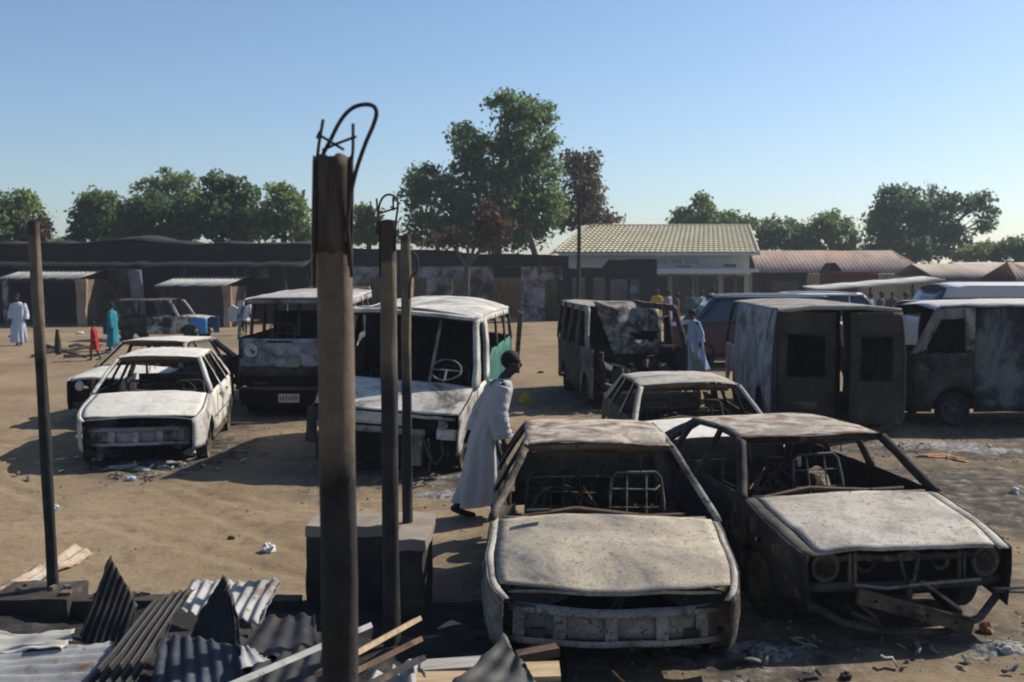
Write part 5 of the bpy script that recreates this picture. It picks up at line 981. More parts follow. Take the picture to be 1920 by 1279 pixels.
def tree(name, label, px, d, lobes, mat, n, leaf=0.26, fork=0.35, seed=0, group='trees behind the buildings', bark=None):
    """lobes: (px, py, rx px, ry px) seen from the camera, placed round the tree's own distance"""
    rg = random.Random(seed * 31 + 5); k = d / F; o = Vector((bx(px, d), d, 0)); t = thing(name, label, 'tree', o, 0, group)
    L3 = []
    for (lx, ly, rx, ry) in lobes:
        c = D(lx, ly, d) - o; rr_ = Vector((rx * k, max(rx, ry) * k * 0.9, ry * k)); c.y += rg.uniform(-0.5, 0.5) * rr_.y; L3.append((c, rr_))
    zmin = min(c.z - r.z for c, r in L3); fz = max(1.2, zmin + fork * 1.0); tb = B(); top = max(c.z for c, r in L3); tr_ = max(0.16, top * 0.028)
    bend = Vector((rg.uniform(-0.3, 0.3), 0, fz)); tb.tube([(0, 0, -0.1), tuple(bend * 0.5 + Vector((0.05, 0, 0))), tuple(bend)], [tr_ * 1.25, tr_, tr_ * 0.9], 9)
    tb.build('trunk', bark or M_bark, t)
    for c, r in L3:
        lb = B(); mid = bend.lerp(c, 0.5) + Vector((rg.uniform(-0.3, 0.3), 0, 0.25)); lb.tube([tuple(bend), tuple(mid), tuple(c), tuple(c + Vector((0, 0, r.z * 0.5)))], [tr_ * 0.6, tr_ * 0.4, tr_ * 0.2, 0.02], 6)
        for q in range(5):
            e = c + Vector((rg.uniform(-0.8, 0.8) * r.x, rg.uniform(-0.8, 0.8) * r.y, rg.uniform(-0.3, 0.85) * r.z)); lb.tube([tuple(mid.lerp(c, rg.uniform(0, 1))), tuple(e)], [tr_ * 0.22, 0.015], 5)
        lb.build('limb', bark or M_bark, t)
    vol = [r.x * r.z for c, r in L3]; tot = sum(vol); b = B(); vs = b.v; fs = b.f
    for (c, r), vv in zip(L3, vol):
        m_ = int(n * vv / tot); nc = max(7, m_ // 38)
        clumps = []
        for _ in range(nc):
            while True:
                q = Vector((rg.uniform(-1, 1), rg.uniform(-1, 1), rg.uniform(-1, 1))); l = q.length
                if 0.05 < l < 1: break
            q = q / l * (l ** 0.45) * rg.uniform(0.82, 1.06); clumps.append((c + Vector((q.x * r.x, q.y * r.y, q.z * r.z)), q.normalized()))
        cs = 0.12 * (r.x + r.z) * 0.5 + 0.14
        for i in range(m_):
            cc, nn = clumps[i % nc]; p = cc + Vector((rg.gauss(0, 1), rg.gauss(0, 1), rg.gauss(0, 0.7))) * cs
            a = Vector((rg.gauss(0, 1), rg.gauss(0, 1), rg.gauss(0, 0.8))).normalized(); w_ = (nn * 0.7 + Vector((rg.gauss(0, 1), rg.gauss(0, 1), rg.gauss(0, 1) + 0.5))).normalized()
            u = w_.cross(a)
            if u.length < 0.05: continue
            u.normalize(); a = u.cross(w_); s = leaf * rg.uniform(0.35, 1.45); o_ = len(vs)
            vs += [tuple(p - u * s * 0.55), tuple(p - a * s * 0.35 + w_ * s * 0.08), tuple(p + u * s * 0.55), tuple(p + a * s * 0.35 + w_ * s * 0.08)]; fs.append((o_, o_ + 1, o_ + 2, o_ + 3))
    b.build('crown', mat, t, False); return t
tree('shade_tree', 'leafy tree cut by the left edge of the picture', 15, 60, [(-10, 420, 60, 45), (25, 380, 34, 26), (40, 410, 35, 35), (5, 440, 50, 25)], M_leafl, 5000, seed=1)
tree('scorched_tree', 'brownish small tree beside the far left leafy tree', 72, 59, [(72, 432, 20, 22), (60, 450, 18, 12)], M_leafr, 900, seed=2)
tree('shade_tree', 'round pale green tree left of the dark leafy tree', 180, 62, [(185, 385, 33, 27), (165, 415, 36, 30), (200, 425, 34, 35), (140, 445, 16, 14)], M_leaf, 5000, seed=3)
tree('shade_tree', 'broad dark leafy tree above the left shop row', 275, 60, [(260, 395, 38, 28), (295, 410, 55, 45), (245, 430, 30, 30), (340, 420, 34, 35), (280, 440, 60, 25)], M_leafd, 7000, seed=4)
tree('shade_tree', 'light airy treetop rising behind the dark leafy tree', 320, 70, [(310, 340, 26, 22), (345, 350, 28, 24), (285, 355, 28, 18), (330, 372, 40, 24), (365, 385, 18, 30)], M_leafl, 2500, 0.28, seed=5)
tree('shade_tree', 'tall rounded dark tree between the airy tree and the feathery tree', 420, 61, [(410, 345, 26, 22), (440, 365, 34, 28), (400, 380, 30, 30), (425, 410, 55, 45), (460, 425, 35, 35)], M_leafd, 7500, seed=6)
tree('shade_tree', 'feathery light green tree left of the thick pole', 535, 60, [(525, 352, 22, 14), (550, 385, 26, 24), (515, 400, 36, 34), (560, 420, 35, 36), (500, 430, 30, 28), (585, 440, 30, 20)], M_leafl, 4600, seed=7)
tree('shade_tree', 'small feathery tree between the thick pole and the second pole', 690, 62, [(690, 405, 24, 18), (680, 435, 28, 22), (715, 440, 24, 18)], M_leafl, 2600, seed=8)
tree('big_shade_tree', 'biggest green tree, tallest crown in the middle', 930, 64, [(950, 205, 34, 28), (1000, 220, 38, 36), (985, 265, 56, 42), (875, 268, 34, 34), (925, 300, 60, 40), (1005, 330, 45, 50), (800, 345, 46, 34), (830, 390, 72, 50), (920, 375, 70, 55), (985, 400, 70, 55), (820, 435, 60, 30), (930, 440, 90, 30), (1035, 385, 20, 45), (872, 318, 26, 22)], M_leaf, 26000, 0.27, seed=9)
tree('scorched_tree', 'tall thin scorched brown tree right of the biggest tree', 1095, 68, [(1075, 300, 24, 20), (1100, 305, 22, 26), (1085, 345, 38, 30), (1112, 350, 20, 34), (1075, 400, 40, 35), (1110, 405, 36, 25), (1145, 412, 24, 10)], M_leafb, 5200, 0.24, seed=10)
tree('scorched_tree', 'bare-limbed burnt red brown small tree against the right shop row', 868, 50, [(920, 400, 30, 26), (900, 440, 28, 26), (940, 430, 22, 18), (830, 440, 30, 22)], M_leafr, 1500, 0.22, fork=-0.9, seed=11)
tree('shade_tree', 'slim tree with a tall tip above the cream roof', 1320, 85, [(1318, 380, 17, 18), (1300, 405, 36, 18), (1345, 412, 46, 16), (1275, 412, 16, 10), (1390, 418, 32, 14)], M_leaf, 4200, 0.3, seed=12)
tree('shade_tree', 'dull green round tree right of the cream roof', 1470, 88, [(1462, 430, 46, 22), (1480, 450, 44, 24), (1435, 455, 30, 20)], M_leafd, 4200, 0.3, seed=13)
tree('shade_tree', 'olive tree with open crown above the brown roofed shed', 1550, 88, [(1555, 425, 40, 24), (1530, 445, 34, 25), (1580, 450, 26, 22)], M_leaf, 3800, 0.3, seed=14)
tree('big_shade_tree', 'large dark spreading tree at the right, second biggest', 1715, 92, [(1680, 375, 38, 28), (1730, 375, 44, 24), (1660, 410, 36, 34), (1700, 430, 70, 50), (1755, 420, 50, 44), (1810, 380, 34, 18), (1845, 375, 18, 18), (1850, 410, 20, 26), (1790, 450, 40, 30), (1690, 470, 66, 30), (1640, 475, 26, 24)], M_leafd, 16000, 0.34, seed=15)
tree('shade_tree', 'low light green tree under the large right tree', 1840, 88, [(1850, 472, 36, 16), (1815, 480, 24, 14)], M_leafl, 2400, 0.3, seed=16)
tree('shade_tree', 'dark bushy tree cut by the right edge', 1905, 86, [(1905, 465, 34, 20), (1890, 480, 30, 18), (1940, 470, 30, 26)], M_leafd, 3200, 0.3, seed=17)
tree('shade_tree', 'distant low hedge-like tree behind the gap in the left treeline', 108, 95, [(108, 470, 34, 22), (150, 470, 30, 20)], M_leaf, 1800, 0.35, seed=18)
tree('shade_tree', 'distant low tree between the two right treetops', 1610, 100, [(1612, 485, 40, 22)], M_leafl, 1600, 0.35, seed=19)
# ------------------------------------------------------------------ poles and foreground ruin
def polemat(name, zb, zt, off=0.0):
    """concrete column: fire-blackened below zb with a ragged edge, bare concrete, rusty head above zt"""
    m, nt, bs = nmat(name); L = nt.links.new; tc = N(nt, 'ShaderNodeTexCoord'); mp = N(nt, 'ShaderNodeMapping'); mp.inputs['Location'].default_value = (off, off, 0); L(tc.outputs['Object'], mp.inputs[0]); v = mp.outputs[0]
    n = noisenode(nt, v, 9, 7, 0.7); r = rampnode(nt, [(0.3, (0.085, 0.064, 0.044)), (0.55, (0.140, 0.108, 0.076)), (0.72, (0.175, 0.138, 0.10))]); L(n.outputs[0], r.inputs[0])
    n2 = noisenode(nt, v, 45, 4, 0.7); r2 = rampnode(nt, [(0.62, 0.0), (0.70, 0.8)]); L(n2.outputs[0], r2.inputs[0]); c = mixc(nt, r2.outputs[0], r.outputs[0], (0.07, 0.055, 0.045))
    sx = N(nt, 'ShaderNodeSeparateXYZ'); L(tc.outputs['Object'], sx.inputs[0]); n3 = noisenode(nt, v, 3.5, 6, 0.6)
    def edge(z, wd, amp, flip):
        a = N(nt, 'ShaderNodeMath', operation='MULTIPLY_ADD'); L(n3.outputs[0], a.inputs[0]); a.inputs[1].default_value = amp; L(sx.outputs[2], a.inputs[2])
        q = N(nt, 'ShaderNodeMapRange'); L(a.outputs[0], q.inputs[0]); q.inputs[1].default_value = z + amp * 0.5 - wd; q.inputs[2].default_value = z + amp * 0.5 + wd
        q.inputs[3].default_value = 1.0 if flip else 0.0; q.inputs[4].default_value = 0.0 if flip else 1.0; return q.outputs[0]
    n4 = noisenode(nt, v, 7, 6, 0.7); r4 = rampnode(nt, [(0.35, (0.010, 0.010, 0.011)), (0.7, (0.032, 0.030, 0.029))]); L(n4.outputs[0], r4.inputs[0])
    c = mixc(nt, edge(zb, 0.12, 0.5, True), c, r4.outputs[0]); c = mixc(nt, edge(zt, 0.015, 0.06, False), c, (0.055, 0.042, 0.037))
    L(c, bs.inputs['Base Color']); bs.inputs['Roughness'].default_value = 0.8; bs.inputs['Specular IOR Level'].default_value = 0.3
    bp = N(nt, 'ShaderNodeBump'); bp.inputs['Strength'].default_value = 0.9; bp.inputs['Distance'].default_value = 0.01; nb = noisenode(nt, v, 30, 8, 0.75); L(nb.outputs[0], bp.inputs['Height']); L(bp.outputs[0], bs.inputs['Normal']); return m
M_rebar = patchy('rusty_rebar', [(0.35, (0.030, 0.022, 0.020)), (0.65, (0.075, 0.050, 0.040))], 20)
def column(name, label, px, py_top, d, rad, zbase, lean, mat, loop=None, bars=None, rough=0.007, group='veranda columns left standing'):
    tp = D(px, py_top, d); t = thing(name, label, 'column', (tp.x - lean, d, zbase), 0, group); hh = tp.z - zbase; b = B(); rows = []; nz, ns = 60, 26
    for i in range(nz + 1):
        z = hh * i / nz; r = []
        for k in range(ns + 1):
            a = 2 * math.pi * (k % ns) / ns; q = rad + rough * noise.noise(Vector((math.cos(a) * 1.5, math.sin(a) * 1.5, z * 2.2 + px))) + (0.0015 * noise.noise(Vector((math.cos(a) * 6, math.sin(a) * 6, z * 12))))
            zz = z - (0.004 * (1 + math.cos(a * 3 + 1)) if i == nz else 0); r.append(Vector((lean * z / hh + q * math.cos(a), q * math.sin(a), zz)))
        rows.append(r)
    b.grid(rows); b.add([rows[-1][k] for k in range(ns)] + [Vector((lean, 0, hh - 0.02))], [(k, (k + 1) % ns, ns) for k in range(ns)]); b.build('shaft', mat, t); return t, Vector((lean, 0, hh)), hh
d1 = 3.35; k1 = d1 / F
t, top, hh = column('concrete_column', 'thick concrete column nearest the camera with a rebar loop on top', 624, 296, d1, 0.0585, 0.0, -0.012, polemat('column_concrete_near', 1.93, 2.72, 0.0))
def PX(px, py, d=d1, base=None): return D(px, py, d) - Vector(base)
base = Vector(t.location)
lp = [(660, 520), (656, 470), (652, 420), (657, 370), (668, 320), (685, 270), (700, 235), (706, 212), (700, 199), (684, 196), (664, 201), (648, 214), (634, 234), (620, 262), (608, 285), (600, 305), (596, 330)]
b = B(); pts = [PX(x, y, d1 - 0.03 - 0.10 * max(0, min(1, (i - 4) / 3)) * 0 + (0.02 if i > 10 else -0.03), base) for i, (x, y) in enumerate(lp)]; b.tube(smooth_path(pts), 0.0068, 8); b.build('rebar_loop', M_rebar, t)
for nm, path, r_ in (('rebar', [(592, 320), (598, 270), (606, 224)], 0.0052), ('rebar', [(657, 330), (662, 280), (662, 232)], 0.0052), ('tie_wire', [(597, 252), (620, 266), (645, 281)], 0.0045), ('tie_wire', [(604, 282), (630, 270), (668, 256)], 0.0045), ('tie_wire', [(600, 246), (594, 258), (602, 262)], 0.004)):
    b = B(); b.tube([PX(x, y, d1 - 0.02, base) for x, y in path], r_, 6); b.build(nm, M_rebar, t)
b = B(); rows = []   # steel shutter strips still clamped to the head
for side, (px0, px1) in ((0, (585, 593)), (1, (650, 662))):
    b = B(); b.grid([[PX(px0 + q[0], y, d1 - 0.045, base), PX(px1 + q[1], y, d1 - 0.052, base)] for y, q in ((300, (2, 0)), (360, (1, 1)), (420, (0, 0)), (480, (1, -1)), (540 if side == 0 else 500, (3, -2)))]); b.build('formwork_strip', M_rebar, t, True, 0.006)
b = B(); b.grid([[Vector((-0.012 + (0.0625 + 0.002 * noise.noise(Vector((a, z * 5, 2)))) * math.cos(a), (0.0625) * math.sin(a), z + (0.02 * noise.noise(Vector((a * 2, 1, 1))) if j in (0, 8) else 0))) for a in [R(190 + 160 * k / 14) for k in range(15)]] for j, z in enumerate([lin(hh - 0.30, hh + 0.004, q / 8) for q in range(9)])]); b.build('formwork_sleeve', patchy('rusty_formwork', [(0.35, (0.05, 0.038, 0.034)), (0.65, (0.12, 0.09, 0.075))], 12, stretch=(2, 2, 0.4)), t, True, 0.003)
d2 = 6.6
t, top, hh = column('concrete_column', 'second concrete column with a small wire loop on top', 726, 412, d2, 0.054, 0.0, -0.01, polemat('column_concrete_second', 1.95, 2.62, 3.0)); base = Vector(t.location)
b = B(); b.tube(smooth_path([PX(x, y, d2 - 0.03, base) for x, y in ((713, 520), (712, 440), (710, 395), (715, 375), (724, 366), (736, 366), (744, 374), (746, 388), (742, 420), (741, 470))]), 0.007, 7); b.build('rebar_loop', M_rebar, t)
for path in ([(707, 440), (708, 400), (706, 372)], [(738, 395), (737, 380), (737, 370)], [(712, 400), (728, 395), (744, 390)]): b = B(); b.tube([PX(x, y, d2 - 0.04, base) for x, y in path], 0.006, 6); b.build('rebar', M_rebar, t)
d3 = 7.72
t, top, hh = column('concrete_column', 'thin third column standing on the concrete block', 760, 440, d3, 0.037, 0.675, -0.002, polemat('column_concrete_third', 1.15, 2.1, 6.0)); base = Vector(t.location)
b = B(); b.tube(smooth_path([PX(x, y, d3 - 0.03, base) for x, y in ((768, 560), (771, 520), (781, 510), (783, 490), (779, 478), (770, 472))]), 0.008, 6); b.build('bent_rebar', M_rebar, t)
dl = 7.55
t, top, hh = column('concrete_column', 'thin blackened column on the low wall at far left', 62, 415, dl, 0.040, 0.22, -0.065, polemat('column_concrete_left', 1.75, 2.6, 9.0))

M_conc = patchy('pale_concrete', [(0.32, (0.20, 0.165, 0.13)), (0.55, (0.31, 0.265, 0.215)), (0.72, (0.38, 0.33, 0.27))], 2.2, over=[(1.6, 0.56, 0.68, (0.05, 0.045, 0.04))], speck=(40, 0.66, (0.12, 0.10, 0.08)), bump=0.6, bscale=24)
M_concb = patchy('dark_concrete', [(0.34, (0.022, 0.019, 0.017)), (0.54, (0.055, 0.045, 0.037)), (0.70, (0.12, 0.098, 0.078))], 2.2, speck=(40, 0.66, (0.09, 0.075, 0.06)), bump=0.6, bscale=24)  # darker tone for block body and low wall; the caps are paler
def roughblock(parent, nm, x0, x1, y0, y1, z0, z1, mat, amp=0.02, res=0.06):
    bm = bmesh.new(); bmesh.ops.create_cube(bm, size=1)
    bmesh.ops.bevel(bm, geom=bm.edges[:], offset=0.03, segments=2, affect='EDGES', profile=0.6)
    bmesh.ops.subdivide_edges(bm, edges=bm.edges[:], cuts=7, use_grid_fill=True)
    for v_ in bm.verts:
        p = Vector(((v_.co.x + 0.5) * (x1 - x0) + x0, (v_.co.y + 0.5) * (y1 - y0) + y0, (v_.co.z + 0.5) * (z1 - z0) + z0)); v_.co = p + noise.noise_vector(p * 4.0) * amp + noise.noise_vector(p * 14) * amp * 0.35
    me = bpy.data.meshes.new(nm); bm.to_mesh(me); bm.free(); me.materials.append(mat); me.polygons.foreach_set('use_smooth', [True] * len(me.polygons)); me.set_sharp_from_angle(angle=R(40))
    o = bpy.data.objects.new(nm, me); COL.objects.link(o); o.parent = parent; return o
t = thing('concrete_block', 'squat concrete block with pale top carrying the thin third column', 'block', (bx(680, 7.6), 7.6, 0)); ox = bx(680, 7.6)
roughblock(t, 'body', bx(564, 7.55) - ox, bx(745, 7.55) - ox, 0.0, 0.42, 0.0, 0.63, M_concb); roughblock(t, 'side_pier', bx(735, 7.3) - ox, bx(795, 7.3) - ox, -0.42, 0.42, 0.0, 0.632, M_concb)
roughblock(t, 'top_cap', bx(562, 7.55) - ox, bx(752, 7.55) - ox, -0.01, 0.43, 0.60, 0.68, M_conc, 0.02); roughblock(t, 'side_cap', bx(738, 7.3) - ox, bx(800, 7.3) - ox, -0.43, 0.43, 0.60, 0.682, M_conc, 0.02)
# low foundation wall and floor of the burnt shop the camera stands in
t = thing('low_wall', 'low blackened foundation wall across the foreground left of the block', 'wall', (0, 7.45, 0))
roughblock(t, 'wall_run', -6.5, -1.55, -0.09, 0.09, 0.0, 0.19, M_concb, 0.015); roughblock(t, 'pier_foot', -3.75, -3.18, -0.16, 0.24, 0.0, 0.235, M_concb, 0.025)
rb = B(); rr = random.Random(4)
for i in range(46):
    x = rr.uniform(-3.9, -2.6); yy = rr.uniform(-0.08, 0.5); rb.box((x, yy, (0.235 if -3.72 < x < -3.2 and yy < 0.22 else (0.19 if yy < 0.08 else 0.0)) + 0.012), (rr.uniform(0.02, 0.08), rr.uniform(0.02, 0.07), rr.uniform(0.02, 0.045)), Matrix.Rotation(rr.uniform(0, 6), 3, 'Z') @ Matrix.Rotation(rr.uniform(-0.4, 0.4), 3, 'X'))
o = rb.build('rubble', M_sootbrown if False else patchy('broken_concrete_bits', [(0.35, (0.07, 0.06, 0.05)), (0.65, (0.24, 0.20, 0.16))], 7), t, False); tag(o, kind='stuff')
t = thing('low_wall', 'low beam edge across the foreground right of the block', 'wall', (0, 7.0, 0)); roughblock(t, 'wall_run', -0.85, 0.12, -0.1, 0.1, 0.0, 0.09, M_sootbrown, 0.012)

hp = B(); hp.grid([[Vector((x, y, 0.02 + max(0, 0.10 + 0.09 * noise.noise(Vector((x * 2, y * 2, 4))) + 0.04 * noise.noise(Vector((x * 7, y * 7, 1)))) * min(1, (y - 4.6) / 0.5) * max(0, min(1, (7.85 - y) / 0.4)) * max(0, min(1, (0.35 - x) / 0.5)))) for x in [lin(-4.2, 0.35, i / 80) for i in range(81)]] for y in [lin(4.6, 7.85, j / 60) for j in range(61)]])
tag(hp.build('shade_mound', patchy('shade_mound_black', [(0.36, (0.010, 0.010, 0.011)), (0.55, (0.028, 0.026, 0.025)), (0.72, (0.09, 0.08, 0.07))], 4, speck=(30, 0.66, (0.14, 0.12, 0.10)), bump=0.8, bscale=30), None, True), 'black charcoal put in for the shade under the fallen roofing sheets', 'mound', kind='stuff')  # added dark mound; its black stands for the shade between the sheets
# corrugated roofing sheets, planks and strips thrown about
def onp(px, py, a, b_, c):
    """the point on the plane a, b, c that this pixel looks at"""
    a, b_, c = Vector(a), Vector(b_), Vector(c); n_ = (b_ - a).cross(c - a); r = ray(px, py); o = Vector((0, 0, H)); return o + r * ((a - o).dot(n_) / r.dot(n_))
def sheet(name, label, c, waves, amp, mat, cat='roof sheet', group='fallen roofing sheets', across=True, crumple=0.015, n=None, thick=0.004, seed=0):
    """c: four corners in order (two along the foot, two along the head); corrugation runs from foot to head when across"""
    P = [Vector(q) for q in c]; o0 = sum(P, Vector()) / 4; nrm = (P[1] - P[0]).cross(P[3] - P[0]).normalized(); nu = waves * 8 if across else 24; nv = 24 if across else waves * 8; rows = []
    for j in range(nv + 1):
        v_ = j / nv; r = []
        for i in range(nu + 1):
            u = i / nu; p = P[0].lerp(P[1], u).lerp(P[3].lerp(P[2], u), v_); w_ = u if across else v_
            p = p + nrm * (amp * math.sin(w_ * waves * 2 * math.pi) + crumple * 2.5 * noise.noise(p * 2.3 + Vector((seed, 0, 0))) + crumple * 0.8 * noise.noise(p * 7))
            if j in (0, nv) or i in (0, nu): p += noise.noise_vector(p * 9) * 0.016 + noise.noise_vector(p * 31) * 0.010
            r.append(p - o0)
        rows.append(r)
    b = B(); b.grid(rows); o = b.build(name, mat, None, True, thick, None, tuple(o0)); return tag(o, label, cat, group)
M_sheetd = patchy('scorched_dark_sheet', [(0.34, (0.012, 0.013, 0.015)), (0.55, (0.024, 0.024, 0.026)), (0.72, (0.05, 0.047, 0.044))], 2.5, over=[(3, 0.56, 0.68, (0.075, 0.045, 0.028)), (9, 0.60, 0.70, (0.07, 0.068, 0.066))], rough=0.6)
M_sheetb = patchy('shade_blue_sheet', [(0.34, (0.02, 0.025, 0.035)), (0.55, (0.05, 0.06, 0.08)), (0.72, (0.16, 0.17, 0.18))], 2.0, rough=0.5)  # blue darkened in the colour for the shadow of the spike
M_sheetl = patchy('bright_zinc_sheet', [(0.34, (0.24, 0.24, 0.24)), (0.55, (0.42, 0.42, 0.41)), (0.72, (0.54, 0.53, 0.50))], 2.0, over=[(3, 0.55, 0.66, (0.20, 0.125, 0.08)), (1.7, 0.56, 0.66, (0.06, 0.058, 0.058)), (14, 0.60, 0.68, (0.14, 0.10, 0.07))], speck=(30, 0.64, (0.08, 0.07, 0.06)), rough=0.55)
M_sheetr = patchy('rust_streaked_sheet', [(0.38, (0.14, 0.085, 0.06)), (0.46, (0.36, 0.26, 0.17)), (0.55, (0.50, 0.42, 0.31)), (0.63, (0.30, 0.32, 0.35))], 3.0, speck=(25, 0.6, (0.15, 0.09, 0.06)), rough=0.7)
a_, b_, c_ = D(150, 1190, 6.75), D(258, 1135, 6.9), D(207, 1044, 7.05)
sheet('roofing_sheet', 'dark pointed sheet standing upright left of the ribbed dark strip', [a_, onp(215, 1275, a_, b_, c_), b_, c_], 7, 0.007, M_sheetd, seed=1)
sheet('roofing_sheet', 'long ribbed dark strip leaning up to the right across the heap', [D(150, 1292, 5.5), D(238, 1300, 5.55), D(366, 1100, 6.55), D(290, 1122, 6.5)], 5, 0.016, M_sheetd, crumple=0.008, seed=2)
sheet('roofing_sheet', 'wide zinc sheet with bright ridges and bluish shade behind the dark spike', [D(335, 1150, 6.75), D(488, 1175, 6.60), D(530, 1086, 7.05), D(360, 1086, 7.2)], 8, 0.012, M_sheetl, crumple=0.015, seed=3)
a_, b_, c_ = D(352, 1195, 6.3), D(418, 1076, 6.5), D(463, 1255, 6.0)
sheet('roofing_sheet', 'tall dark spike of folded sheet in the middle of the heap', [a_, c_, onp(436, 1120, a_, b_, c_), b_], 6, 0.007, M_sheetd, seed=4)
sheet('roofing_sheet', 'blue corrugated sheet darkened for shade at the foot of the dark spike', [D(285, 1310, 5.7), D(470, 1310, 5.6), D(440, 1205, 6.1), D(300, 1195, 6.2)], 6, 0.009, M_sheetb, seed=5)
sheet('roofing_sheet', 'flat pale corrugated sheets in the bottom left corner', [D(-60, 1330, 5.35), D(180, 1330, 5.35), D(215, 1205, 6.25), D(-60, 1222, 6.15)], 7, 0.016, M_sheetl, across=False, crumple=0.008, seed=6)
sheet('roofing_sheet', 'crumpled white flaky sheet lying along the low wall at left', [D(-60, 1235, 6.1), D(120, 1228, 6.1), D(140, 1185, 6.6), D(-60, 1188, 6.6)], 3, 0.010, M_tin, across=False, crumple=0.03, seed=7)
sheet('roofing_sheet', 'rust streaked strip lying on the sand behind the far left column', [G(-40, 1130, 0.03), G(60, 1095, 0.03), G(176, 1034, 0.05), G(140, 1020, 0.09)], 2, 0.015, M_sheetr, crumple=0.02, seed=8)
sheet('roofing_sheet', 'dull grey sheet corner raised before the nearest burnt hatchback', [D(835, 1292, 5.35), D(1012, 1290, 5.3), D(985, 1240, 5.45), D(944, 1190, 5.75)], 3, 0.010, M_sheetd if False else patchy('dull_grey_sheet', [(0.34, (0.05, 0.047, 0.044)), (0.55, (0.10, 0.095, 0.088)), (0.72, (0.18, 0.165, 0.15))], 3, over=[(3, 0.6, 0.7, (0.12, 0.07, 0.045))], rough=0.6), crumple=0.03, seed=9)
sheet('roofing_sheet', 'blue grey bent sheet at the foot of the second column', [D(668, 1310, 5.3), D(812, 1310, 5.3), D(788, 1232, 5.7), D(700, 1262, 5.55)], 3, 0.018, M_sheetl, seed=10)
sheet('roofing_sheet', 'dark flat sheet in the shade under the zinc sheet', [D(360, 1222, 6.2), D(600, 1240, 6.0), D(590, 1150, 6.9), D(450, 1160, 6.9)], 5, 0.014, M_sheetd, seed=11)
sheet('roofing_sheet', 'small pale torn sheet corner between the spike and the long channel', [D(452, 1255, 5.75), D(505, 1238, 5.85), D(470, 1215, 6.0), D(450, 1205, 6.05)], 2, 0.006, M_sheetl, seed=12)
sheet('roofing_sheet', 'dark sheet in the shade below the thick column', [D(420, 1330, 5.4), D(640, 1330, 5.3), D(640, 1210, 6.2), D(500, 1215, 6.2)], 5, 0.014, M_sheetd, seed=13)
def plank(name, label, a, b_, wd, ht, mat, cat='plank', group='fallen timbers and channels', tilt=0.0, channel=False):
    a, b_ = Vector(a), Vector(b_); o0 = (a + b_) / 2; bb = B(); up = Vector((math.sin(tilt), 0, math.cos(tilt)))
    if not channel: bb.bar(a - o0, b_ - o0, wd, ht, up)
    else:
        d = (b_ - a).normalized(); x = d.cross(up).normalized(); z = x.cross(d); pr = [(-wd / 2, ht), (-wd / 2, 0), (wd / 2, 0), (wd / 2, ht)]
        bb.grid([[(a if s == 0 else b_) - o0 + d * 0 + x * q + z * h for q, h in pr] for s in (0, 1)])
    o = bb.build(name, mat, None, False, 0.005 if channel else 0, None, tuple(o0)); return tag(o, label, cat, group)
plank('steel_channel', 'long pale steel channel rising right behind the thick column', D(415, 1298, 5.0), D(688, 1180, 6.1), 0.09, 0.03, M_sheetl, 'channel', tilt=-0.5, channel=True)
plank('timber', 'upper wooden batten leaning right behind the second column', D(600, 1262, 5.5), D(782, 1162, 6.6), 0.07, 0.03, M_wood, tilt=-0.5)
plank('timber', 'lower wooden batten parallel to the upper one behind the second column', D(600, 1292, 5.3), D(785, 1200, 6.2), 0.06, 0.03, M_rustm, tilt=-0.5)
plank('timber', 'dark batten in front of the two leaning wooden battens', D(640, 1310, 5.1), D(790, 1235, 5.6), 0.07, 0.03, M_sooty, tilt=-0.5)
plank('timber', 'pale weathered board lying flat right of the second column', D(780, 1252, 5.75), D(960, 1240, 5.8), 0.16, 0.03, patchy('weathered_board', [(0.35, (0.28, 0.26, 0.24)), (0.65, (0.46, 0.43, 0.39))], 4, stretch=(0.6, 8, 8)), tilt=0)
plank('timber', 'orange raw board lying under the pale weathered board', D(770, 1275, 5.5), D(970, 1272, 5.52), 0.16, 0.03, M_wood)
plank('timber', 'raw yellow board sticking out right of the grey sheet corner', D(930, 1262, 5.62), D(1050, 1258, 5.62), 0.22, 0.03, M_wood)
plank('timber', 'rust brown broken board under the hatchback bumper corner', D(970, 1232, 5.85), D(1046, 1218, 5.9), 0.09, 0.05, M_rustm)
plank('timber', 'charred beam lying along the foot of the concrete block', D(430, 1190, 6.9), D(600, 1205, 6.75), 0.12, 0.10, M_timber)
plank('timber', 'charred roof beam propping up the upright dark sheets', D(240, 1215, 6.5), D(470, 1200, 6.55), 0.14, 0.12, M_timber)

